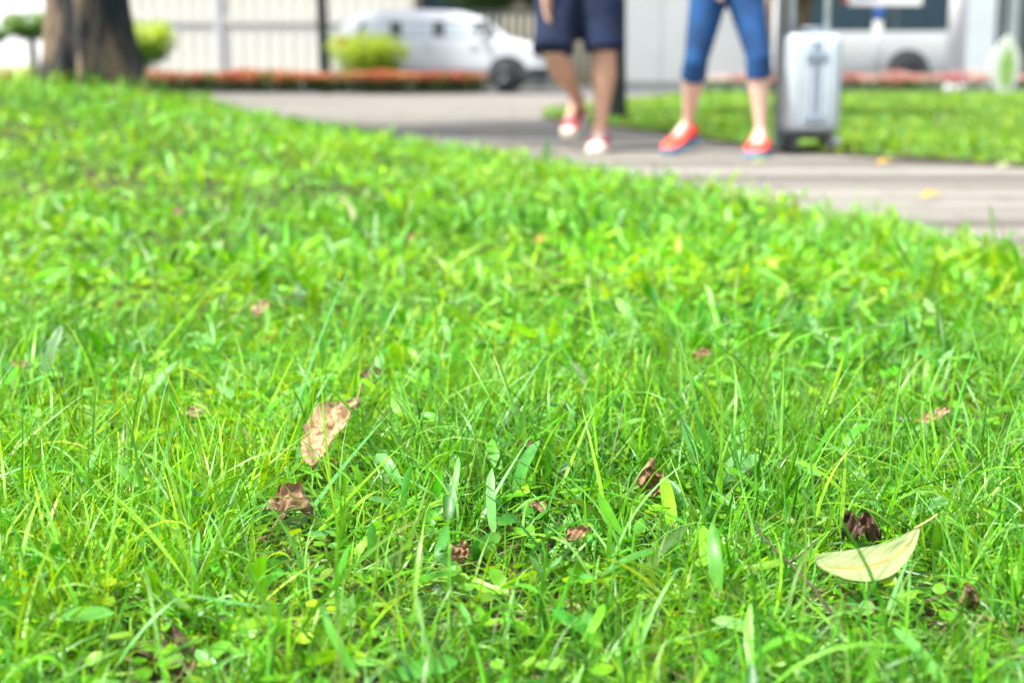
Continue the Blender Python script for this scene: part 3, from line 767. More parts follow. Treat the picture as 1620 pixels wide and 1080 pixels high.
fallen_leaf("small light brown crinkled leaf low between the blades at bottom centre", S_SMALL, 0.018, LM["red"], up=(0, -0.9, 0.7), curl=1.0, bend=0.3, crumple=0.6, serr=0.15, stalk=0, seed=31)
fallen_leaf("narrow dark brown rolled leaf deep in the sward near the centre", S_DARK, 0.014, LM["brown"], up=(0, -0.6, 0.9), curl=1.4, bend=0.2, crumple=0.4, stalk=0, seed=41)
fallen_leaf("big dark brown leaf sunk in the grass at the bottom left corner", S_BIG, 0.038, LM["dark"], up=(0.1, -0.6, 0.9), curl=0.9, bend=0.3, crumple=0.5, serr=0.1, stalk=0, seed=51)
fallen_leaf("small pinkish dry leaf beyond the long green stem", S_PINK, 0.024, LM["pink"], up=(0, -0.8, 0.7), curl=0.8, bend=0.2, crumple=0.4, stalk=0, seed=61)
fallen_leaf("slender pale tan leaf slanting up in the blurred grass", S_LONG, 0.030, LM["pale"], up=(0.4, -0.9, 0.3), curl=0.6, bend=0.1, crumple=0.2, stalk=0, seed=62)
extra = [  # px, py, length, width, material, label
    (282, 335, .05, .03, "brown", "dull brown leaf lying far back in the blurred lawn above the long pale tan leaf"),
    (652, 376, .05, .03, "brown", "brown leaf in the blurred lawn right of the slender tan leaf"),
    (860, 378, .045, .03, "yellow", "orange yellow leaf scrap in the blurred middle of the lawn"),
    (148, 296, .05, .03, "red", "reddish brown leaf in the blurred lawn below the big tree"),
    (1468, 664, .032, .014, "red", "rusty brown leaf scrap in the grass towards the right edge"),
    (305, 655, .040, .020, "brown", "dark brown leaf beside the wide striped green blade"),
    (588, 590, .035, .018, "dark", "small dark brown leaf above the large tan leaf"),
    (832, 705, .025, .014, "dark", "tiny dark leaf scrap right of the large tan leaf"),
    (30, 578, .030, .018, "pink", "pinkish dry leaf scrap at the left edge of the lawn"),
    (1110, 560, .030, .018, "red", "rust coloured leaf scrap in the right middle of the lawn"),
    (915, 845, .030, .016, "red", "thin rust brown leaf left of the upright reddish leaf"),
    (1485, 655, .035, .016, "pink", "curled pink brown leaf scrap near the right edge"),
]
for i, (px, py, ln, wd, mk, lab) in enumerate(extra):
    c = at(px, py, 0.045); c.z = Hs(c.x, c.y) + 0.04
    # follow the ray to the lawn's real height
    for _ in range(4):
        c = at(px, py, Hs(c.x, c.y) + 0.042)
    an = random.uniform(-0.6, 0.6); ln *= 0.8; wd *= 0.8
    d = Vector((math.cos(an), math.sin(an), 0.25)) * ln * 0.5
    fallen_leaf(lab, (c - d, c + d), wd, LM[mk], up=(random.uniform(-.3, .3), -0.8, 0.7), curl=0.8, bend=0.3, crumple=0.45, serr=.1, stalk=0, seed=100 + i, nu=24, nv=12)
for (px, py, mk, lab, cat) in ((1474, 312, "yellow", "yellow leaf lying on the paved path", "leaf"), (1400, 259, "yellow", "yellow leaf at the far edge of the path against the lawn", "leaf"),
                               (1590, 264, "pale", "cream leaf at the far edge of the path near the right border", "leaf"), (1203, 258, "pale", "pale yellow leaf on the path in front of the red shoes", "leaf"),
                               (628, 184, "brown", "brown leaf on the pale paving in the distance", "leaf")):
    c = at(px, py, 0.012)
    fallen_leaf(lab, (c + Vector((-.035, 0, 0)), c + Vector((.035, .01, 0.01))), 0.04, LM[mk], up=(0, -0.3, 1), curl=0.5, bend=0.3, crumple=0.2, stalk=0.2, seed=int(px), nu=16, nv=8)

# twig
p = [at(1178, 808, .06), at(1210, 850, .055), at(1250, 890, .05), at(1285, 930, .045), at(1330, 985, .04)]
tw = MB(); o0 = p[0]
tw.tube([q - o0 + Vector((0, 0, random.uniform(-.002, .002))) for q in p], [0.0006, 0.0011, 0.0010, 0.0012, 0.0013], 7)
tw.tube([p[2] - o0, p[2] - o0 + Vector((0.012, 0.004, 0.008)), p[2] - o0 + Vector((0.02, 0.012, 0.012))], [0.0009, 0.0007, 0.0005], 5)
t_ = tw.build("twig", mat("twig_bark", (0.075, 0.050, 0.036), 0.8, var=0.4, vscale=80, bump=.5, bscale=300), None, True)
t_.location = o0
tag(t_, "thin dark brown twig lying across the grass left of the long pale leaf", "twig")

# ------------------------------------------------------------ leaf clouds for shrubs and crowns
def cloud(name, m, parent, centers, n, size, cols, squash=1.0, shell=0.55, seed=1, clump=0.0):
    """many small leaf faces in ellipsoids (cx,cy,cz,rx,ry,rz)"""
    r = np.random.default_rng(seed)
    vol = np.array([c[3] * c[4] * c[5] for c in centers]) ** 0.67; idx = r.choice(len(centers), n, p=vol / vol.sum())
    C = np.array(centers)[idx]
    d = r.normal(size=(n, 3)); d /= np.linalg.norm(d, axis=1, keepdims=True)
    rad = shell + (1 - shell) * r.random(n) ** 0.6
    rad *= 1 + 0.10 * r.normal(size=n)
    pos = C[:, :3] + d * rad[:, None] * C[:, 3:6]
    pos[:, 2] = np.maximum(pos[:, 2], 0.02)
    az = r.uniform(0, 2 * np.pi, n); el = r.uniform(-0.6, 1.1, n)
    bl = Blades()
    cc = np.array(cols)[r.integers(0, len(cols), n)] * r.uniform(0.7, 1.25, (n, 1))
    if clump:
        ck = r.integers(0, len(cols), (len(centers), 3)); pick = ck[idx, (d[:, 0] > 0).astype(int) + (d[:, 0] > .6)]
        same = r.random(n) < clump; cc[same] = np.array(cols)[pick[same]] * r.uniform(0.8, 1.2, (same.sum(), 1))
    L = size * r.uniform(0.7, 1.4, n)
    bl.add(pos[:, 0], pos[:, 1], pos[:, 2], L, L * 0.55, az, el, r.normal(0.5, .3, n), r.normal(0, .6, n), r.normal(0, .4, n), cc, 3, broad=True)
    # keep the leaf's own colour down to its foot
    o = bl.build(name, m)
    if parent:
        o.parent = parent; o.matrix_parent_inverse = Matrix.Translation(parent.location).inverted()
    return o

# ------------------------------------------------------------ big tree at left
def trunk_mesh(cx, cy, z0, z1, r0, r1, flare, lobes, seed, nz=60, na=96, lean=(0, 0)):
    r = random.Random(seed); ph = [r.uniform(0, 6.28) for _ in range(6)]
    V = []
    for i in range(nz + 1):
        t = i / nz; z = z0 + (z1 - z0) * t
        hh = (z - z0)
        base = r0 + (r1 - r0) * t + flare * math.exp(-hh / 0.28)
        for k in range(na):
            a = 2 * math.pi * k / na
            rr = base * (1 + lobes * (0.10 * math.sin(5 * a + ph[0]) + 0.07 * math.sin(8 * a + ph[1] + hh) + 0.05 * math.sin(13 * a + ph[2] - hh * 1.5)
                                      + 0.03 * math.sin(21 * a + ph[3] + 2 * hh)) * (0.8 + 1.4 * math.exp(-hh / 0.35)))
            V.append((cx + lean[0] * hh + rr * math.cos(a), cy + lean[1] * hh + rr * math.sin(a), z))
    Fc = [(i * na + k, i * na + (k + 1) % na, (i + 1) * na + (k + 1) % na, (i + 1) * na + k) for i in range(nz) for k in range(na)]
    Fc.append(tuple(range(na))[::-1]); Fc.append(tuple(nz * na + k for k in range(na)))
    me = bpy.data.meshes.new("trunk"); me.from_pydata(V, [], Fc); me.update(); return me
def tree(name, label, x, y, z, h, r0, r1, flare, lobes, m, seed, crown, cols, nleaf, lsize, lean=(0, 0), group=None, limbs=5):
    root = empty(name, (x, y, z)); tag(root, label, "tree", group)
    link_mesh("trunk", trunk_mesh(0, 0, -0.06, h, r0, r1, flare, lobes, seed, lean=lean), m, root)
    r = random.Random(seed)
    top = Vector((lean[0] * h, lean[1] * h, h))
    tips = []
    for k in range(limbs):
        a = 2 * math.pi * (k + r.random() * .5) / limbs; L = crown[3] * 0.8
        s = MB(); b = top - Vector((0, 0, r.uniform(0.02, 0.25) * h))
        e = b + Vector((math.cos(a) * L, math.sin(a) * L, L * r.uniform(0.7, 1.3)))
        mid = (b + e) / 2 + Vector((0, 0, -0.08 * L))
        s.tube([b, mid, e], [r1 * .55, r1 * .33, r1 * .10], 8); s.build("limb", m, root, True); tips.append(e)
    cs = [(x + t.x, y + t.y, z + t.z, crown[3] * .55, crown[3] * .55, crown[4] * .5) for t in tips] + [(x + top.x, y + top.y, z + h + crown[4] * .7, crown[3] * .7, crown[3] * .7, crown[4] * .6)]
    bpy.context.view_layer.update()
    cloud("crown", M["foliage"], root, cs, nleaf, lsize, cols, seed=seed, shell=.2)
    return root
DKG = [(0.03, 0.09, 0.02), (0.05, 0.14, 0.03), (0.07, 0.18, 0.03)]
tree("tree", "thick old tree trunk with ridged dark and tan bark standing in the lawn", TREE.x, TREE.y, TREE.z, 3.6, 0.180, 0.158, 0.085, 1.25, M["bark"], 4, (0, 0, 0, 1.7, 1.2), DKG, 2600, 0.16, group=None)
c = at(966, 190); tree("tree", "straight dark trunk rising beside the path right behind the man", c.x, c.y + .12, 0.03, 3.4, 0.118, 0.10, 0.02, 0.3, M["trunk_dark"], 9, (0, 0, 0, 1.3, 1.0), DKG, 1500, 0.16)
c = at(516, 147); tree("tree", "slender dark trunk in front of the orange flower hedge", c.x, c.y - .05, 0, 3.2, 0.105, 0.085, 0.02, 0.3, M["trunk_dark"], 12, (0, 0, 0, 1.0, .8), DKG, 900, 0.18, lean=(-0.022, 0))
c = P(1213, 130, 24.6); tree("tree", "thin olive brown sapling between the woman's leg and the grey pole", c.x, c.y, 0, 3.0, 0.075, 0.06, 0.015, 0.3, M["trunk_brown"], 15, (0, 0, 0, .8, .7), DKG, 700, 0.16)
c = P(1268, 130, 25.0); tree("tree", "small leafy tree with brown trunk behind the suitcase handle", c.x, c.y, 0, 1.75, 0.13, 0.11, 0.03, 0.5, M["trunk_brown"], 17, (0, 0, 0, .55, .5), [(0.08, 0.16, 0.02), (0.14, 0.24, 0.03)], 1500, 0.12)

# ------------------------------------------------------------ shrubs and flower hedges
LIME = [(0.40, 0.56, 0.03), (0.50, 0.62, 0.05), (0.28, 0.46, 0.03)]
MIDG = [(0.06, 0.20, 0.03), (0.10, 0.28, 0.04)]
def shrub(name, label, cx, cy, cz, rx, rz, cols_top, cols_shade, n, size, stem=True, group=None, seed=3, cat="shrub"):
    root = empty(name, (cx, cy, 0)); tag(root, label, cat, group); bpy.context.view_layer.update()
    cs = [(cx, cy, cz, rx * .8, rx * .8, rz * .75)]
    r = random.Random(seed)
    for k in range(11):
        a = r.uniform(0, 6.28); q = r.uniform(.2, .5); cs.append((cx + math.cos(a) * rx * .62, cy + math.sin(a) * rx * .5, cz + r.uniform(-.35, .5) * rz * (1.1 - q), rx * q, rx * q, rz * q))
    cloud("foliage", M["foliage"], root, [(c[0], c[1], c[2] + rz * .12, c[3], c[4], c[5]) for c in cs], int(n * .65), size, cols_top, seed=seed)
    cloud("shaded_foliage", M["foliage"], root, [(cx, cy, cz - rz * .25, rx * .75, rx * .75, rz * .6)], int(n * .5), size, cols_shade, seed=seed + 1, shell=.1)  # shade beneath the crown is put into darker leaf colours low down
    if stem:
        s = MB(); s.tube([(0, 0, -0.02), (0.02, 0, cz * .5), (0, 0, cz)], [0.07, 0.05, 0.04], 8); s.build("stem", M["trunk_brown"], root, True)
    return root
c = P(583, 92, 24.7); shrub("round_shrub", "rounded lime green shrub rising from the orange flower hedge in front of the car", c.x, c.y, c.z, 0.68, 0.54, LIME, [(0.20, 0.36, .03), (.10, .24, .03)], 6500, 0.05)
c = P(222, 72, 17.5); shrub("topiary_tree", "clipped topiary with lime top and shade coloured into its underside right of the thick trunk", c.x - .06, c.y, c.z, 0.52, 0.36, LIME, MIDG, 4500, 0.05, seed=8, cat="topiary")
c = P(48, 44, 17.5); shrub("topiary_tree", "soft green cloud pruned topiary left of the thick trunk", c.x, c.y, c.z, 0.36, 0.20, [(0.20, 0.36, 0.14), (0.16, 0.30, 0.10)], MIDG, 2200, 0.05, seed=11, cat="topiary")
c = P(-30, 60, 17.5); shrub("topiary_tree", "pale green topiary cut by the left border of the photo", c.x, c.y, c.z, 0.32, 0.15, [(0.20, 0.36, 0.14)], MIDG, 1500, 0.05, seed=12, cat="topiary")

def hedge(label, x0, x1, y, depth, h, green, bloom, n, nb, size, seed, blossom_top=0.72, round_end=True, cat="hedge", name="flower_hedge", both=False):
    root = empty(name, ((x0 + x1) / 2, y, 0)); tag(root, label, cat); bpy.context.view_layer.update()
    k = max(2, int((x1 - x0) / 0.42)); r = random.Random(seed)
    cs = [(x0 + (x1 - x0) * (i + .5) / k, y + r.uniform(-.05, .05), h * .36, 0.42, depth / 2, h * .46 * r.uniform(.85, 1.1)) for i in range(k)]
    cloud("foliage", M["foliage"], root, cs, n, size, green, seed=seed, shell=.3)
    cb = [(c[0], c[1], h * (blossom_top + .04), 0.34, depth / 2, h * .27 * r.uniform(.5, 1.6)) for c in cs]
    cloud("blossom", M["petal"], root, cb, nb, size * .85, bloom, seed=seed + 5, shell=.4, clump=.75)
    return root
ORANGE = [(0.58, 0.21, 0.09), (0.64, 0.27, 0.13), (0.52, 0.11, 0.07), (0.46, 0.27, 0.11), (0.20, 0.22, 0.05), (0.40, 0.17, 0.07)]
DARKH = [(0.025, 0.065, 0.02), (0.045, 0.11, 0.03), (0.07, 0.07, 0.03)]
xa, xb = P(205, 130, 24.0).x, P(757, 130, 24.0).x
hedge("low hedge of orange red flowers over dark leaves along the far side of the paving", xa, xb, 23.75, 0.7, 0.37, DARKH, ORANGE, 13000, 12000, 0.055, 71)
xa0 = P(-200, 130, 21.0).x
hedge("low bright yellow hedge with red tips left of the thick trunk", xa0, P(62, 130, 21.0).x, 21.0, 0.7, 0.42, [(0.55, 0.52, 0.04), (0.42, 0.46, 0.03)], [(0.62, 0.6, 0.06), (0.6, 0.55, .05), (0.45, 0.12, 0.03)], 4000, 2600, 0.05, 72)
PINK = [(0.72, 0.30, 0.28), (0.78, 0.55, 0.48), (0.60, 0.10, 0.12), (0.80, 0.70, 0.62), (0.72, 0.40, 0.34)]
hedge("border of pink, white and red flowers along the back of the far lawn", P(1112, 130, 24.6).x, P(1900, 130, 24.6).x, 24.5, 0.5, 0.30, [(0.10, 0.26, 0.03), (0.06, 0.16, 0.03)], PINK, 3200, 6500, 0.055, 73, blossom_top=.80)

# ------------------------------------------------------------ background buildings and walls
def solid(name, x0, x1, y0, y1, z0, z1, m, parent=None, bevel=0.0):
    b = MB(); b.box(((x0 + x1) / 2, (y0 + y1) / 2, (z0 + z1) / 2), (x1 - x0, y1 - y0, z1 - z0), bevel)
    return b.build(name, m, parent)
def X(px, Y, py=60): return P(px, py, Y).x
# cream wall made of tall boards with piers
YW = 34.5
cw = empty("boundary_wall", (X(420, YW), YW, 0)); tag(cw, "tall cream boarded wall behind the orange flowers", "wall"); ox = cw.location.x
wx0, wx1 = X(195, YW), X(655, YW)
solid("wall_panel", wx0 - ox, wx1 - ox, 0.0, 0.25, -0.03, 4.2, M["cream"], cw)
k = 0; px = wx0 + .12
bb = MB()
while px < wx1 - .05:
    bb.box((px - ox, -0.012, 2.05), (0.05, 0.024, 4.1)); px += 0.30
bb.build("board_joint", mat("cream_joint", (0.52, 0.52, 0.47), .7, var=.04), cw)
solid("pier", X(341, YW) - ox, X(352, YW) - ox, -0.09, -0.03, -0.03, 4.15, mat("pier_grey", (0.42, 0.43, 0.44), .7, var=.04), cw)
solid("rail", wx0 - ox + .02, wx1 - ox - .02, -0.055, -0.026, 1.45, 1.62, mat("rail_grey", (0.48, 0.48, 0.44), .7, var=.04), cw)
# white block further left
wb = empty("building", (X(60, 38), 38, 0)); tag(wb, "bright white building beyond the topiary at the far left", "building"); ox = wb.location.x
solid("wall", X(-260, 38) - ox, X(193, 38) - ox, 0, 2, -0.03, 6, M["white"], wb)
solid("plinth", X(-262, 38) - ox, X(194, 38) - ox, -0.05, -0.003, -0.03, 0.35, M["white"], wb)
solid("window", X(207 - 30, 38) - ox, X(222 - 30, 38) - ox, -0.04, -0.003, 2.1, 3.2, mat("blue_shade", (0.25, 0.30, 0.42), .5), wb)
# dark glazed shopfront with greenery in front, above the car
Yb = 36.0
sb = empty("building", (X(760, Yb), Yb, 0)); tag(sb, "dark glazed building front behind the white car", "building"); ox = sb.location.x
solid("wall", X(655, Yb) - ox, X(985, Yb) - ox, 0.0, 2.0, -0.03, 6.0, M["brown_wall"], sb)
for a_, b_ in ((666, 725), (728, 790)):
    f_ = solid("window", X(a_, Yb) - ox, X(b_, Yb) - ox, -0.06, -0.003, 1.2, 3.6, M["trim_dark"], sb)
    solid("pane", X(a_ + 4, Yb) - ox, X(b_ - 4, Yb) - ox, -0.075, -0.063, 1.3, 3.5, M["glass_dark"], f_)
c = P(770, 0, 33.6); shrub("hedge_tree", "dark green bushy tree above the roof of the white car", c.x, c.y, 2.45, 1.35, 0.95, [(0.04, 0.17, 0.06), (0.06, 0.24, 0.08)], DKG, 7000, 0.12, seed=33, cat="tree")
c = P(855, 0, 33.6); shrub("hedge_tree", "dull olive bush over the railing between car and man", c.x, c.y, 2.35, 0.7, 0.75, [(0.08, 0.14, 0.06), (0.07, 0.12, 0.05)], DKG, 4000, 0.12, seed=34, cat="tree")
# railing
Yr = 32.0
rf = empty("railing", (X(850, Yr), Yr, 0)); tag(rf, "iron railing with pale upright bars between the car and the man", "railing"); ox = rf.location.x
x0, x1 = X(650, Yr), X(984, Yr)
solid("rail", x0 - ox, x1 - ox, -0.03, 0.03, 1.60, 1.66, M["iron"], rf)
solid("rail", x0 - ox, x1 - ox, -0.03, 0.03, 0.12, 0.18, M["iron"], rf)
px = x0 + .05
while px < x1:
    b = MB(); b.tube([(px - ox, 0, 0.182), (px - ox, 0, 1.598)], 0.020, 8); b.build("bar", M["pale_bar"], rf, True); px += 0.175
# grey plain wall
Yg = 33.0
gw = empty("building", (X(1105, Yg), Yg, 0)); tag(gw, "plain light grey wall behind the two walkers", "wall"); ox = gw.location.x
solid("wall", X(986, Yg) - ox, X(1262, Yg) - ox, 0, 2.0, -0.03, 5.5, M["grey_wall"], gw)
solid("plinth", X(984, Yg) - ox, X(1264, Yg) - ox, -0.05, -0.003, -0.03, 0.14, M["grey_dark"], gw)
for q in (1045, 1112, 1180):
    solid("wall_joint", X(q, Yg) - ox, X(q + 1.2, Yg) - ox, -0.012, -0.003, 0.15, 5.5, M["grey_mid"], gw)
# building to the right with white column
Yc = 34.0
rb = empty("building", (X(1560, Yc), Yc, 0)); tag(rb, "grey clad building with dark bays at the right edge", "building"); ox = rb.location.x
solid("wall", X(1265, Yc) - ox, X(2100, Yc) - ox, 0.4, 2.4, -0.03, 6.0, M["grey_dark"], rb)
solid("panel", X(1518, Yc) - ox, X(1574, Yc) - ox, 0.0, 0.397, -0.03, 6.0, mat("pale_grey_panel", (0.50, 0.56, 0.58), .7, var=.04, vscale=1), rb)
for a_, b_ in ((1583, 1588), (1599, 1612), (1640, 1655), (1680, 1700)):
    solid("pilaster", X(a_, Yc) - ox, X(b_, Yc) - ox, 0.1, 0.397, -0.03, 5.9, M["grey_mid"], rb)
c = P(1510, 125, 27.4)
wc = empty("column", (c.x, c.y, 0)); tag(wc, "smooth white column rising behind the pink flowers", "column")
b = MB(); b.tube([(0, 0, 0.12), (0, 0, 4.4)], 0.165, 28); b.build("shaft", M["bright_white"], wc, True)
b = MB(); b.tube([(0, 0, -0.03), (0, 0, 0.118)], [0.20, 0.185], 28); b.build("base", M["white"], wc, True)

# grey pole behind the suitcase
pc = P(1233, 236, 7.2)
pl = empty("lamp_post", (pc.x, 7.2, 0.03)); tag(pl, "slim grey steel pole at the lawn edge right behind the suitcase", "pole")
b = MB(); b.tube([(0, 0, 0.012), (0, 0, 3.6)], 0.034, 20); b.build("shaft", M["steel"], pl, True)
b = MB(); b.tube([(0, 0, -0.01), (0, 0, 0.011)], 0.058, 20); b.build("base_plate", M["steel"], pl)
# sign on post
c = P(1385, 120, 26.0)
sp = empty("street_sign", (c.x, 26.0, 0)); tag(sp, "blue and white sign board on a white post with a blue collar", "sign")
b = MB(); b.tube([(0, 0, -0.03), (0, 0, 1.27)], 0.085, 20); b.build("post", M["post_paint"], sp, True)
b = MB(); b.tube([(0, 0, 1.271), (0, 0, 1.47)], 0.095, 20); b.build("collar", M["blue"], sp, True)
b = MB(); b.tube([(0, 0, 1.471), (0, 0, 2.4)], 0.05, 16); b.build("upper_post", M["white"], sp, True)
b = MB(); b.box((0.09, -0.085, 1.94), (1.30, 0.045, 0.86), 0.012); bo = b.build("board", M["white"], sp)
for (bx, bz, w_, h_) in ((-0.22, 1.70, 0.42, 0.13), (0.40, 1.70, 0.50, 0.10), (0.09, 2.05, 1.16, 0.40)):
    b = MB(); b.box((bx, -0.110, bz), (w_, 0.004, h_)); b.build("printed_panel", M["blue"], bo)
b = MB(); b.box((-0.63, -0.085, 1.72), (0.10, 0.05, 0.30)); b.build("end_strip", M["red"], sp)
# leaf-shaped marker
c = P(1586, 140, 24.0)
lf = empty("leaf_sculpture", (c.x, 24.0, 0.03)); tag(lf, "leaf shaped pale stone marker with a green centre near the right edge", "sculpture")
def leaf_outline(h, w, n=26, skew=0.12):
    L, Rr = [], []
    for i in range(n + 1):
        t = i / n; ww = w / 2 * math.sin(math.pi * (0.12 + 0.88 * t)) ** 0.8 if t < 1 else 0
        cx = skew * h * (t - .3) ** 2
        L.append((cx - ww, h * t)); Rr.append((cx + ww, h * t))
    return L + Rr[::-1][1:]
b = MB(); b.prism(leaf_outline(0.92, 0.50), -0.06, 0.06); b.build("slab", M["stone_pale"], lf)
b = MB(); b.prism([(x + 0.02, z + 0.09) for x, z in leaf_outline(0.66, 0.23)], -0.075, -0.0625); b.build("green_inlay", M["leaf_green"], lf)

# ------------------------------------------------------------ vehicles
def interp(pts, x): return float(np.interp(x, [p[0] for p in pts], [p[1] for p in pts]))
def vehicle(name, label, cat, pos, L, W, top, bot, belt, roof_in, paint, glass, windows, wheels, wr, dark_below, lamps, group=None, pillar=None, face=1):
    """profile along x (0 = tail); top(x), bot(x) heights; body narrows above the belt line"""
    root = empty(name, pos); tag(root, label, cat, group)
    def hw(x, z):
        w_ = W / 2
        e = min(x, L - x); w_ *= 1 - 0.16 * (1 - min(1, e / 0.45)) ** 2
        if z > belt: w_ -= roof_in * ((z - belt) / 0.5) ** 1.15
        w_ -= 0.05 * max(0, (0.45 - z) / 0.3) ** 1.5
        return max(w_, 0.3)
    nx = 72; rings = []
    bm = bmesh.new()
    prof = [0.0, .04, .15, .3, .45, .6, .72, .82, .9, .96, 1.0]
    def body_pt(x, f, sgn):
        zt, zb = interp(top, x), interp(bot, x)
        z = zb + (zt - zb) * f
        w_ = hw(x, z)
        if f > .9: w_ *= (1 - ((f - .9) / .1) ** 2 * .16)
        if f < .05: w_ *= .94
        return (x, sgn * w_, z)
    for i in range(nx + 1):
        x = L * i / nx
        ring = [bm.verts.new(body_pt(x, f, -1)) for f in prof] + [bm.verts.new(body_pt(x, f, 1)) for f in reversed(prof)]
        rings.append(ring)
    for a_, b_ in zip(rings, rings[1:]):
        m_ = len(a_)
        for k in range(m_): bm.faces.new((a_[k], a_[(k + 1) % m_], b_[(k + 1) % m_], b_[k]))
    bm.faces.new(rings[0][::-1]); bm.faces.new(rings[-1])
    bmesh.ops.recalc_face_normals(bm, faces=bm.faces)
    me = bpy.data.meshes.new("body"); bm.to_mesh(me); bm.free()
    body = link_mesh("body", me, paint, root)
    def panel(nm, x0, x1, z0, z1, m, off=0.008, par=root, slant=(0, 0), both=True):
        for sgn in ((-1, 1) if both else (-1,)):
            bm = bmesh.new(); nn, mm = 8, 4; g = []
            for i in range(nn + 1):
                row = []
                for j in range(mm + 1):
                    fz = j / mm; z = z0 + (z1 - z0) * fz
                    xx = (x0 + slant[0] * fz) + ((x1 + slant[1] * fz) - (x0 + slant[0] * fz)) * i / nn
                    row.append(bm.verts.new((xx, sgn * (hw(xx, z) + off), z)))
                g.append(row)
            for i in range(nn):
                for j in range(mm): bm.faces.new((g[i][j], g[i + 1][j], g[i + 1][j + 1], g[i][j + 1]))
            r_ = bmesh.ops.extrude_face_region(bm, geom=list(bm.faces))
            bmesh.ops.translate(bm, vec=(0, -sgn * 0.006, 0), verts=[v for v in r_["geom"] if isinstance(v, bmesh.types.BMVert)])
            bmesh.ops.recalc_face_normals(bm, faces=bm.faces)
            me = bpy.data.meshes.new(nm); bm.to_mesh(me); bm.free(); link_mesh(nm, me, m, par, False)
    zs = [w_[2] for w_ in windows] + [w_[3] for w_ in windows]
    if pillar: panel("window_band", pillar[0], pillar[1], min(zs) - .015, max(zs) + .015, M["trim_dark"], 0.004, slant=pillar[2])
    for (a_, b_, z0, z1, sl) in windows: panel("window", a_, b_, z0, z1, glass, 0.014, slant=sl)
    panel("sill", 0.12, L - 0.12, interp(bot, L / 2) + 0.01, dark_below, M["bumper_grey"], 0.010)
    for wx in wheels:
        for sgn in (-1, 1):
            wh = empty("wheel", (wx, sgn * (W / 2 - 0.10), wr)); wh.parent = root
            b = MB(); b.bm = bmesh.new()
            b.tube([(0, -0.10, 0), (0, -0.08, 0), (0, 0.08, 0), (0, 0.10, 0)], [wr * .92, wr, wr, wr * .92], 32); b.build("tyre", M["rubber"], wh, True)
            b = MB(); b.tube([(0, sgn * 0.101, 0), (0, sgn * 0.112, 0)], [wr * .66, wr * .60], 24)
            for q in range(5):
                a = 2 * math.pi * q / 5
                b.tube([(0, sgn * .113, 0), (math.cos(a) * wr * .55, sgn * .120, math.sin(a) * wr * .55)], [0.035, 0.028], 6)
            b.build("rim", M["rim"], wh)
            b = MB()  # arch
            arc = [(math.cos(t) * (wr + .085), math.sin(t) * (wr + .085)) for t in np.linspace(-0.35, math.pi + .35, 20)]
            b.prism([(x, z) for x, z in arc], sgn * (W / 2 - 0.11) if sgn > 0 else -(W / 2 + .004), (W / 2 + .004) if sgn > 0 else -(W / 2 - 0.11))
            o = b.build("wheel_arch", M["trim_dark"], root); o.location = (wx, 0, wr)
            # move the tyre just proud of its arch
            wh.location.y = sgn * (W / 2 - 0.085)
    for (nm, x0, x1, z0, z1, mk) in lamps: panel(nm, x0, x1, z0, z1, M[mk], 0.012)
    return root, panel
cpos = P(530, 145, 25.6); cl = 3.96
top = [(0, .75), (.03, 1.0), (.12, 1.25), (.30, 1.38), (.6, 1.44), (1.6, 1.47), (2.3, 1.44), (2.75, 1.33), (3.05, 1.12), (3.25, .98), (3.6, .86), (3.75, .74), (3.84, .55)]
bot = [(0, .38), (.2, .20), (.6, .17), (3.3, .17), (3.65, .20), (3.84, .30)]
top = [(x * .95 if x < 3.3 else x, z) for x, z in top]
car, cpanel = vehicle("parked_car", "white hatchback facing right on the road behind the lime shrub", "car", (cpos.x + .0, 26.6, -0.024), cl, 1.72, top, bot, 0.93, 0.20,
    M["car_white"], M["glass_painted_reflection"],
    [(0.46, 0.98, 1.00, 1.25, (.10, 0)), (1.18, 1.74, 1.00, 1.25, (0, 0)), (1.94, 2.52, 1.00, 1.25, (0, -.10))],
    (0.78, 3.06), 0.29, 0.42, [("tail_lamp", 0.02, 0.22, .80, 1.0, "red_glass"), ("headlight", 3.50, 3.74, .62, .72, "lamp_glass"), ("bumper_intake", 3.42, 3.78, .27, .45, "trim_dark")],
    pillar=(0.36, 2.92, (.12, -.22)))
b = MB(); b.box((0, 0, 0), (0.10, 0.16, 0.12), 0.03); mi = b.build("wing_mirror", M["car_white"], car); mi.location = (2.62, -0.90, 1.02)
for hx in (1.62, 2.45):
    b = MB(); b.box((hx, -0.885, 0.86), (0.16, 0.03, 0.03), 0.01); b.build("door_handle", M["car_white"], car)

vpos = P(1300, 140, 29.6)
vx0 = P(1206, 140, 29.6).x; vL = P(1522, 140, 29.6).x - vx0
top2 = [(0, 1.2), (.08, 1.7), (.25, 2.1), (.5, 2.22), (2.9, 2.25), (3.3, 2.1), (3.8, 1.35), (vL - .1, 1.05), (vL, .8)]
top2 = [(0, 1.6), (.08, 2.1), (.3, 2.28), (vL - .3, 2.28), (vL - .08, 2.0), (vL, 1.3)]
bot2 = [(0, .40), (.2, .26), (vL - .3, .26), (vL, .40)]
van, vpanel = vehicle("parked_van", "pale grey van with dark side windows parked behind the flower border", "van", (vx0, 30.4, -0.024), vL, 1.9, top2, bot2, 1.15, 0.14,
    M["van_paint"], M["glass_dark"],
    [(0.30, 1.28, 1.20, 1.95, (0, 0)), (1.34, 2.62, 1.20, 1.95, (0, 0)), (2.68, vL - .25, 1.20, 1.95, (0, -.1))],
    (0.75, P(1431, 140, 29.6).x - vx0), 0.37, 0.40, [("tail_lamp", 0.02, 0.12, .9, 1.3, "red_glass")], pillar=(0.25, vL - .2, (0, -.1)))

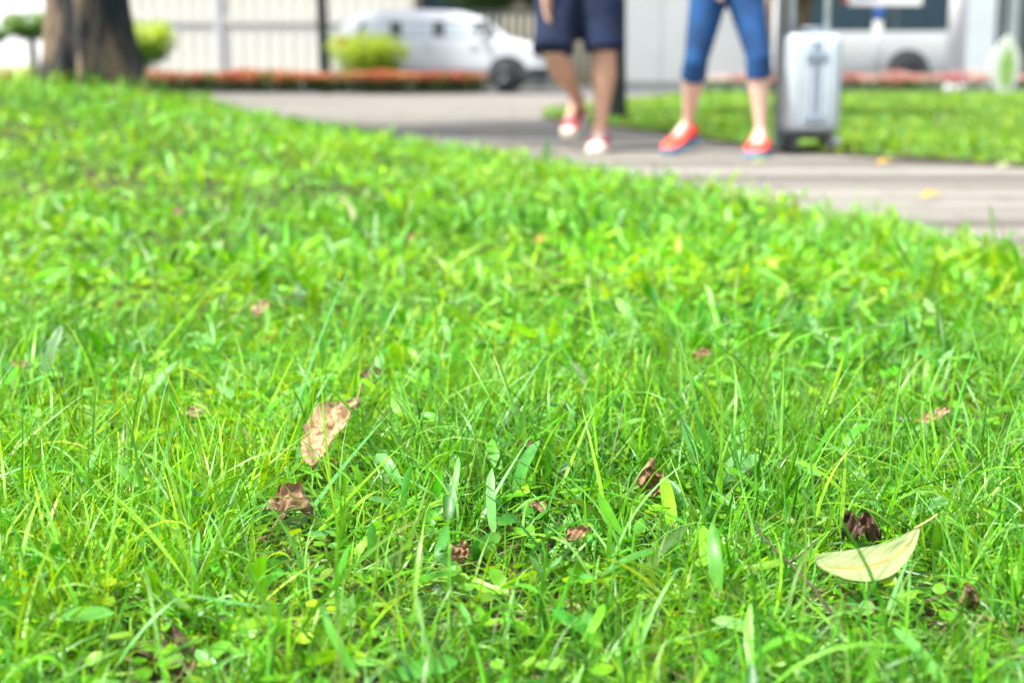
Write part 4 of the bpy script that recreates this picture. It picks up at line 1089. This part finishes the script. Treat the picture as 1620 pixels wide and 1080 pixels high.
# ------------------------------------------------------------ suitcase
sc = P(1278, 239, 6.92)
su = empty("suitcase", (sc.x, 6.92, 0.0)); tag(su, "silver hard shell suitcase on black wheels pulled beside the woman", "suitcase")
tilt = Matrix.Rotation(R(-4), 4, 'X')
b = MB(); b.box((0, 0, 0.335), (0.262, 0.20, 0.46), 0.035, seg=4); b.build("shell", M["shell"], su, True)
for q in (-0.082, -0.050, 0.050, 0.082):
    b = MB(); b.box((q, -0.101, 0.335), (0.014, 0.012, 0.38), 0.005); b.build("rib", M["shell"], su, True)
b = MB(); b.box((0.006, -0.1005, 0.335), (0.044, 0.008, 0.39), 0.003); b.build("centre_strip", M["shell_dark"], su)
for z in (0.46, 0.17):
    b = MB(); b.box((0.006, -0.106, z), (0.105, 0.012, 0.036), 0.005); b.build("latch", M["shell_dark"], su)
b = MB(); b.box((0, 0.0, 0.335), (0.268, 0.014, 0.466), 0.004); b.build("seam_band", M["shell_dark"], su)
b = MB(); b.tube([(-0.05, 0, 0.565), (-0.045, 0, 0.592), (0.045, 0, 0.592), (0.05, 0, 0.565)], 0.008, 8); b.build("carry_handle", M["shell_dark"], su, True)
th = MB()
th.tube([(-0.083, 0.075, 0.56), (-0.083, 0.075, 0.98)], 0.014, 12); th.tube([(0.083, 0.075, 0.56), (0.083, 0.075, 0.98)], 0.014, 12)
th.build("telescopic_tube", M["alu"], su, True)
b = MB(); b.box((0, 0.075, 0.992), (0.19, 0.030, 0.034), 0.010); b.build("grip", M["black"], su, True)
b = MB(); b.box((0, 0, 0.092), (0.20, 0.17, 0.036), 0.012); b.build("base", M["black"], su)
for sx in (-1, 1):
    for sy in (-1, 1):
        fk = MB(); fk.tube([(sx * .075, sy * .07, .085), (sx * .085, sy * .072, .055), (sx * .088, sy * .072, .028)], [0.020, 0.016, 0.010], 8); f_ = fk.build("wheel_fork", M["black"], su, True)
        wm = MB(); wm.tube([(sx * .088 - .020, sy * .072, .028), (sx * .088 + .020, sy * .072, .028)], 0.028, 16); wm.build("wheel", M["rubber"], f_)
b = MB(); b.ball((0.115, -0.05, 0.062), (0.030, 0.020, 0.028), 12); b.build("wheel_guard", M["shell"], su, True)

# ------------------------------------------------------------ people
def cap(mb, a, b, ra, rb, n=14, squash=None):
    a, b = Vector(a), Vector(b)
    d = b - a; L = d.length; d.normalize()
    k = 5; pts = []; rs = []
    for i in range(k + 1):
        t = math.pi / 2 * (1 - i / k); pts.append(a - d * ra * math.sin(t)); rs.append(max(ra * math.cos(t), 1e-4))
    for i in range(1, k + 1):
        t = math.pi / 2 * i / k
        if i == 1: pass
        pts.append(b + d * rb * math.sin(t)); rs.append(max(rb * math.cos(t), 1e-4))
    pts.insert(k + 1, b); rs.insert(k + 1, rb)
    mb.tube(pts, rs, n)
def limb(mb, pts, rs):
    for (a, b), (ra, rb) in zip(zip(pts, pts[1:]), zip(rs, rs[1:])): cap(mb, a, b, ra, rb)
def leg(mb, hip, knee, ankle, s=1.0, back=(0, 1, 0)):
    """thigh, knee, calf with its belly at the back, ankle"""
    hip, knee, ankle = Vector(hip), Vector(knee), Vector(ankle); bk = Vector(back)
    limb(mb, [hip, hip.lerp(knee, .5), knee], [.088 * s, .073 * s, .054 * s])
    c1 = knee.lerp(ankle, .30) + bk * .018 * s
    limb(mb, [knee, c1, knee.lerp(ankle, .62) + bk * .008, knee.lerp(ankle, .86), ankle], [.050 * s, .059 * s, .041 * s, .030 * s, .033 * s])
    mb.ball(knee - bk * .022 * s, (.036 * s, .034 * s, .042 * s), 12)
    for q in (-1, 1): mb.ball(ankle + Vector((q * .026 * s, 0, .008)), .014 * s, 8)
def hand(mb, wrist, d, side, curl=0.5, s=1.0, palmdir=None):
    """palm, four fingers of different length, thumb at the side"""
    wrist = Vector(wrist); d = Vector(d).normalized(); side = Vector(side); side = (side - d * side.dot(d)).normalized()
    nrm = d.cross(side) if palmdir is None else Vector(palmdir)
    pal = wrist + d * .085 * s
    for q in (-1, -.33, .33, 1): cap(mb, wrist + side * .014 * q * s, pal + side * .026 * q * s, .014 * s, .0115 * s, 8)
    for q, ln in ((-1, .062), (-.33, .074), (.33, .078), (1, .070)):
        p = pal + side * .027 * q * s; dd = d.copy()
        for j in range(3):
            dd = (dd + nrm * curl * .55).normalized(); e = p + dd * ln * s * (.42, .32, .26)[j]
            cap(mb, p, e, (.0095, .0088, .0082)[j] * s, (.0088, .0082, .0072)[j] * s, 8); p = e
    p = wrist + d * .028 * s + side * .026 * s
    e = p + (d * .6 + side * .8 + nrm * .3).normalized() * .036 * s; cap(mb, p, e, .012 * s, .010 * s, 8)
    cap(mb, e, e + (d * .9 + side * .3 + nrm * .5).normalized() * .032 * s, .010 * s, .0085 * s, 8)
def head(mb, c, face, s=1.0):
    c = Vector(c); f = Vector(face).normalized(); r = Vector((0, 0, 1)).cross(f)
    mb.ball(c + Vector((0, 0, .02)), (.078 * s, .092 * s, .100 * s), 18); mb.ball(c + f * .022 - Vector((0, 0, .055)), (.055 * s, .055 * s, .060 * s), 14)
    cap(mb, c + f * .085 + Vector((0, 0, .012)), c + f * .104 - Vector((0, 0, .022)), .008, .013, 8)
    cap(mb, c + f * .078 - Vector((0, 0, .058)) + r * .018, c + f * .078 - Vector((0, 0, .058)) - r * .018, .009, .009, 8)
    for q in (-1, 1): mb.ball(c + r * q * .082 * s - Vector((0, 0, .005)), (.012, .018, .030), 8)
def eyes(c, face, parent, inv):
    c = Vector(c); f = Vector(face).normalized(); r = Vector((0, 0, 1)).cross(f)
    for q in (-1, 1):
        b = MB(); b.ball(c + f * .083 + r * q * .031 + Vector((0, 0, .018)) - inv, .010, 10); b.build("eye", M["eye"], parent, True)
def shoe(parent, inv, heel, toe, w, up_m, sole_m, s=1.0, lace=None, tilt_up=None, toe_cap=False):
    """heel and toe are points on the sole line"""
    heel, toe = Vector(heel) - inv, Vector(toe) - inv
    d = (toe - heel).normalized(); up = Vector((0, 0, 1)) if tilt_up is None else Vector(tilt_up)
    up = (up - d * up.dot(d)).normalized(); sd = d.cross(up)
    L = (toe - heel).length
    st = [(0, .72, .080, .80), (.06, .92, .095, .70), (.2, 1, .098, .60), (.36, .96, .088, .60), (.5, .98, .070, .70), (.66, 1.05, .056, .8), (.82, 1.0, .046, .85), (.94, .8, .038, .8), (1, .45, .028, .6)]
    def loft(nm, z0f, z1f, grow, m, par):
        bm = bmesh.new(); rings = []
        for (t, wf, h, tp) in st:
            z0, z1 = z0f(h), z1f(h); ww = w / 2 * wf + grow; ring = []
            for k in range(16):
                a = 2 * math.pi * k / 16; cz = math.sin(a); cy = math.cos(a)
                cyy = math.copysign(abs(cy) ** .6, cy); czz = math.copysign(abs(cz) ** .6, cz)
                wf2 = ww * (1 if cz < 0 else (1 - (1 - tp) * cz))
                ring.append(bm.verts.new(heel + d * (t * L * (1 + 0.0)) + sd * cyy * wf2 + up * ((z0 + z1) / 2 + (z1 - z0) / 2 * czz)))
            rings.append(ring)
        for a_, b_ in zip(rings, rings[1:]):
            for k in range(16): bm.faces.new((a_[k], a_[(k + 1) % 16], b_[(k + 1) % 16], b_[k]))
        bm.faces.new(rings[0][::-1]); bm.faces.new(rings[-1]); bmesh.ops.recalc_face_normals(bm, faces=bm.faces)
        me = bpy.data.meshes.new(nm); bm.to_mesh(me); bm.free(); return link_mesh(nm, me, m, par, True)
    sh = loft("shoe", lambda h: .024, lambda h: h, 0, up_m, parent)
    loft("sole", lambda h: 0.0, lambda h: .030, .004, sole_m, sh)
    if toe_cap:
        tc_ = MB(); m3 = Matrix((sd, d, up)).transposed()
        tc_.ball((0, 0, 0), (w * .47, L * .135, .030), 16, rot=m3)
        o_ = tc_.build("toe_cap", sole_m, sh, True); o_.location = heel + d * L * .87 + up * .026
        tg = MB(); tg.ball((0, 0, 0), (w * .30, L * .17, .020), 14, rot=m3); o_ = tg.build("tongue", M["lace"], sh, True); o_.location = heel + d * L * .47 + up * .068
    if lace:
        lb = MB()
        for t in (.34, .42, .50, .58):
            hh = float(np.interp(t, [q[0] for q in st], [q[2] for q in st])); c_ = heel + d * t * L + up * (hh + .002)
            lb.tube([c_ - sd * w * .28, c_ + up * .003, c_ + sd * w * .28], .004, 6)
        lb.build("lace", lace, sh, True)
    return sh

def rel(pts, o): return [Vector(p) - o for p in pts]
# --- the man
Om = Vector((0.33, 7.12, 0))
man = empty("person", Om); tag(man, "man in navy knee length shorts and maroon and cream trainers, walking with one foot lifted", "person")
hipR, kneeR, ankR = Vector((.415, 7.14, .89)), Vector((.452, 7.07, .50)), Vector((.437, 7.12, .095))
hipL, kneeL, ankL = Vector((.235, 7.14, .89)), Vector((.195, 6.96, .49)), Vector((.335, 7.33, .245))
b = MB()
leg(b, hipR - Om, kneeR - Om, ankR - Om, 1.08, (.2, .9, 0)); leg(b, hipL - Om, kneeL - Om, ankL - Om, 1.08, (.1, .6, -.5))
cap(b, ankR - Om, ankR - Om + Vector((-.02, -.07, -.045)), .034, .03); cap(b, ankL - Om, ankL - Om + Vector((-.03, -.03, -.07)), .034, .03)
T0 = Vector((.33, 7.15, .95)) - Om
cap(b, T0 + Vector((-.06, 0, 0)), T0 + Vector((.06, 0, 0)), .115, .115); cap(b, T0, T0 + Vector((0, -.01, .28)), .125, .125)
cap(b, T0 + Vector((-.07, -.01, .33)), T0 + Vector((.07, -.01, .33)), .125, .125); cap(b, T0 + Vector((-.15, 0, .46)), T0 + Vector((.15, 0, .46)), .058, .058)
cap(b, T0 + Vector((0, 0, .48)), T0 + Vector((0, -.02, .60)), .058, .052)
fm = Vector((-.35, -.94, 0)); hc = T0 + Vector((-.005, -.035, .735)); head(b, hc, fm)
shL, elL, wrL = Vector((.145, 7.15, 1.40)), Vector((.105, 7.13, 1.08)), Vector((.165, 6.93, .785))
shR, elR, wrR = Vector((.515, 7.15, 1.40)), Vector((.565, 7.20, 1.10)), Vector((.555, 7.14, .87))
for s_, e_, w_ in ((shL, elL, wrL), (shR, elR, wrR)): limb(b, rel([s_, e_, e_.lerp(w_, .4), w_], Om), [.052, .040, .038, .027])
hand(b, wrL - Om, (0.03, -0.06, -1), (-.5, -.8, 0), curl=.28, s=1.1, palmdir=(.85, -.4, 0)); hand(b, wrR - Om, (-0.05, -.02, -1), (.4, -.9, 0), curl=.5, palmdir=(-.9, -.3, 0))
remeshed(b, "body", M["skin_man"], man, 0.0075, 4)
b = MB()
for h_, k_, rr in ((hipR, kneeR, .102), (hipL, kneeL, .100)):
    e = k_.lerp(h_, -.02); limb(b, rel([h_, h_.lerp(k_, .55), e + Vector((0, 0, .06))], Om), [.125, .110, .085]); b.tube(rel([h_.lerp(k_, .5), h_.lerp(k_, .8), e], Om), [.10, rr, rr * 1.02], 24)
cap(b, T0 + Vector((-.055, 0, .02)), T0 + Vector((.055, 0, .02)), .135, .135); cap(b, T0 + Vector((-.04, 0, -.10)), T0 + Vector((.04, 0, -.10)), .13, .13); cap(b, T0 + Vector((-.02, -.01, -.22)), T0 + Vector((-.01, -.03, -.33)), .10, .085)
remeshed(b, "shorts", M["navy"], man, 0.010, 3)
b = MB()
cap(b, T0 + Vector((-.055, 0, .10)), T0 + Vector((.055, 0, .10)), .142, .142); cap(b, T0 + Vector((-.07, -.01, .33)), T0 + Vector((.07, -.01, .33)), .142, .142)
cap(b, T0 + Vector((-.15, 0, .45)), T0 + Vector((.15, 0, .45)), .072, .072); cap(b, T0 + Vector((0, 0, .2)), T0 + Vector((0, 0, .25)), .15, .15)
for s_, e_ in ((shL, elL), (shR, elR)): limb(b, rel([s_, s_.lerp(e_, .65)], Om), [.07, .064])
remeshed(b, "shirt", M["shirt_white"], man, 0.010, 4)
b = MB(); b.ball(hc - fm * .015 + Vector((0, 0, .045)), (.088, .096, .092), 20); b.build("hair", M["hair"], man, True); eyes(hc + Om, fm, man, Om)
shoe(man, Om, (.448, 7.20, .0), (.405, 6.925, .0), .105, M["shoe_pink"], M["shoe_sole"], toe_cap=True, lace=M["lace"])
shoe(man, Om, (.362, 7.40, .17), (.285, 7.27, -.0 + .055), .10, M["shoe_pink"], M["shoe_sole"], toe_cap=True, lace=M["lace"], tilt_up=(-.5, -.7, .8))
# --- the woman
Ow = Vector((1.0, 6.86, 0))
wom = empty("person", Ow); tag(wom, "woman striding in blue cropped leggings and bright red running shoes, pulling a suitcase", "person")
hR, kR, aR = Vector((1.075, 6.86, .80)), Vector((1.150, 6.76, .455)), Vector((1.178, 6.80, .10))
hL, kL, aL = Vector((.935, 6.86, .80)), Vector((.868, 6.84, .44)), Vector((.856, 7.02, .13))
b = MB()
leg(b, hR - Ow, kR - Ow, aR - Ow, .92, (0, .9, 0)); leg(b, hL - Ow, kL - Ow, aL - Ow, .92, (0, .9, -.2))
cap(b, aR - Ow, aR - Ow + Vector((-.02, -.06, -.05)), .030, .026); cap(b, aL - Ow, aL - Ow + Vector((-.05, -.05, -.05)), .030, .026)
T1 = Vector((1.005, 6.87, .86)) - Ow
cap(b, T1 + Vector((-.055, 0, 0)), T1 + Vector((.055, 0, 0)), .108, .108); cap(b, T1, T1 + Vector((0, -.01, .24)), .105, .100)
cap(b, T1 + Vector((-.05, -.015, .30)), T1 + Vector((.05, -.015, .30)), .108, .108); cap(b, T1 + Vector((-.12, 0, .41)), T1 + Vector((.12, 0, .41)), .048, .048)
cap(b, T1 + Vector((0, 0, .42)), T1 + Vector((0, -.015, .54)), .047, .044)
fw = Vector((-.25, -.97, 0)); hw_ = T1 + Vector((-.005, -.03, .665)); head(b, hw_, fw, .94)
s1, e1, w1 = Vector((.865, 6.87, 1.26)), Vector((.83, 6.90, 1.02)), Vector((.925, 6.72, .845))
gr = Vector((sc.x, 6.995, .992))
s2, e2, w2 = Vector((1.145, 6.87, 1.26)), Vector((1.29, 6.93, 1.10)), gr + Vector((-.055, -.055, .045))
for s_, e_, w_ in ((s1, e1, w1), (s2, e2, w2)): limb(b, rel([s_, e_, e_.lerp(w_, .4), w_], Ow), [.044, .035, .033, .023])
hand(b, w1 - Ow, (.12, -.1, -.75), (-.6, -.7, 0), curl=.35, s=.9, palmdir=(.8, .3, 0)); hand(b, w2 - Ow, (.6, .55, -.1), (.5, -.7, 0), curl=1.1, s=.9, palmdir=(.1, 0.1, -1))
remeshed(b, "body", M["skin_woman"], wom, 0.0072, 4)
b = MB()
for h_, k_, a_ in ((hR, kR, aR), (hL, kL, aL)):
    hem = k_.lerp(a_, .25) + Vector((0, .012, 0))
    limb(b, rel([h_, h_.lerp(k_, .5), k_], Ow), [.098, .078, .058]); b.tube(rel([h_.lerp(k_, .7), k_, hem], Ow), [.062, .0585, .0635], 22)
cap(b, T1 + Vector((-.055, 0, .0)), T1 + Vector((.055, 0, .0)), .118, .118)
remeshed(b, "leggings", M["denim"], wom, 0.0080, 3)
b = MB()
cap(b, T1 + Vector((-.055, 0, .02)), T1 + Vector((.055, 0, .02)), .128, .128); cap(b, T1, T1 + Vector((0, -.01, .24)), .125, .120)
cap(b, T1 + Vector((-.055, -.015, .30)), T1 + Vector((.055, -.015, .30)), .122, .122); cap(b, T1 + Vector((-.12, 0, .40)), T1 + Vector((.12, 0, .40)), .062, .062)
for s_, e_ in ((s1, e1), (s2, e2)): limb(b, rel([s_, s_.lerp(e_, .6)], Ow), [.058, .054])
remeshed(b, "shirt", M["shirt_grey"], wom, 0.010, 4)
b = MB(); b.ball(hw_ - fw * .015 + Vector((0, 0, .04)), (.086, .094, .092), 20); cap(b, hw_ - fw * .09, hw_ - fw * .10 - Vector((0, 0, .18)), .035, .02); b.build("hair", M["hair"], wom, True); eyes(hw_ + Ow, fw, wom, Ow)
shoe(wom, Ow, (1.192, 6.87, 0), (1.120, 6.62, 0), .112, M["shoe_red"], M["shoe_blue"], lace=M["lace"])
shoe(wom, Ow, (.895, 7.06, .055), (.742, 6.86, .0), .105, M["shoe_red"], M["shoe_blue"], lace=M["lace"], tilt_up=(-.2, -.2, 1))
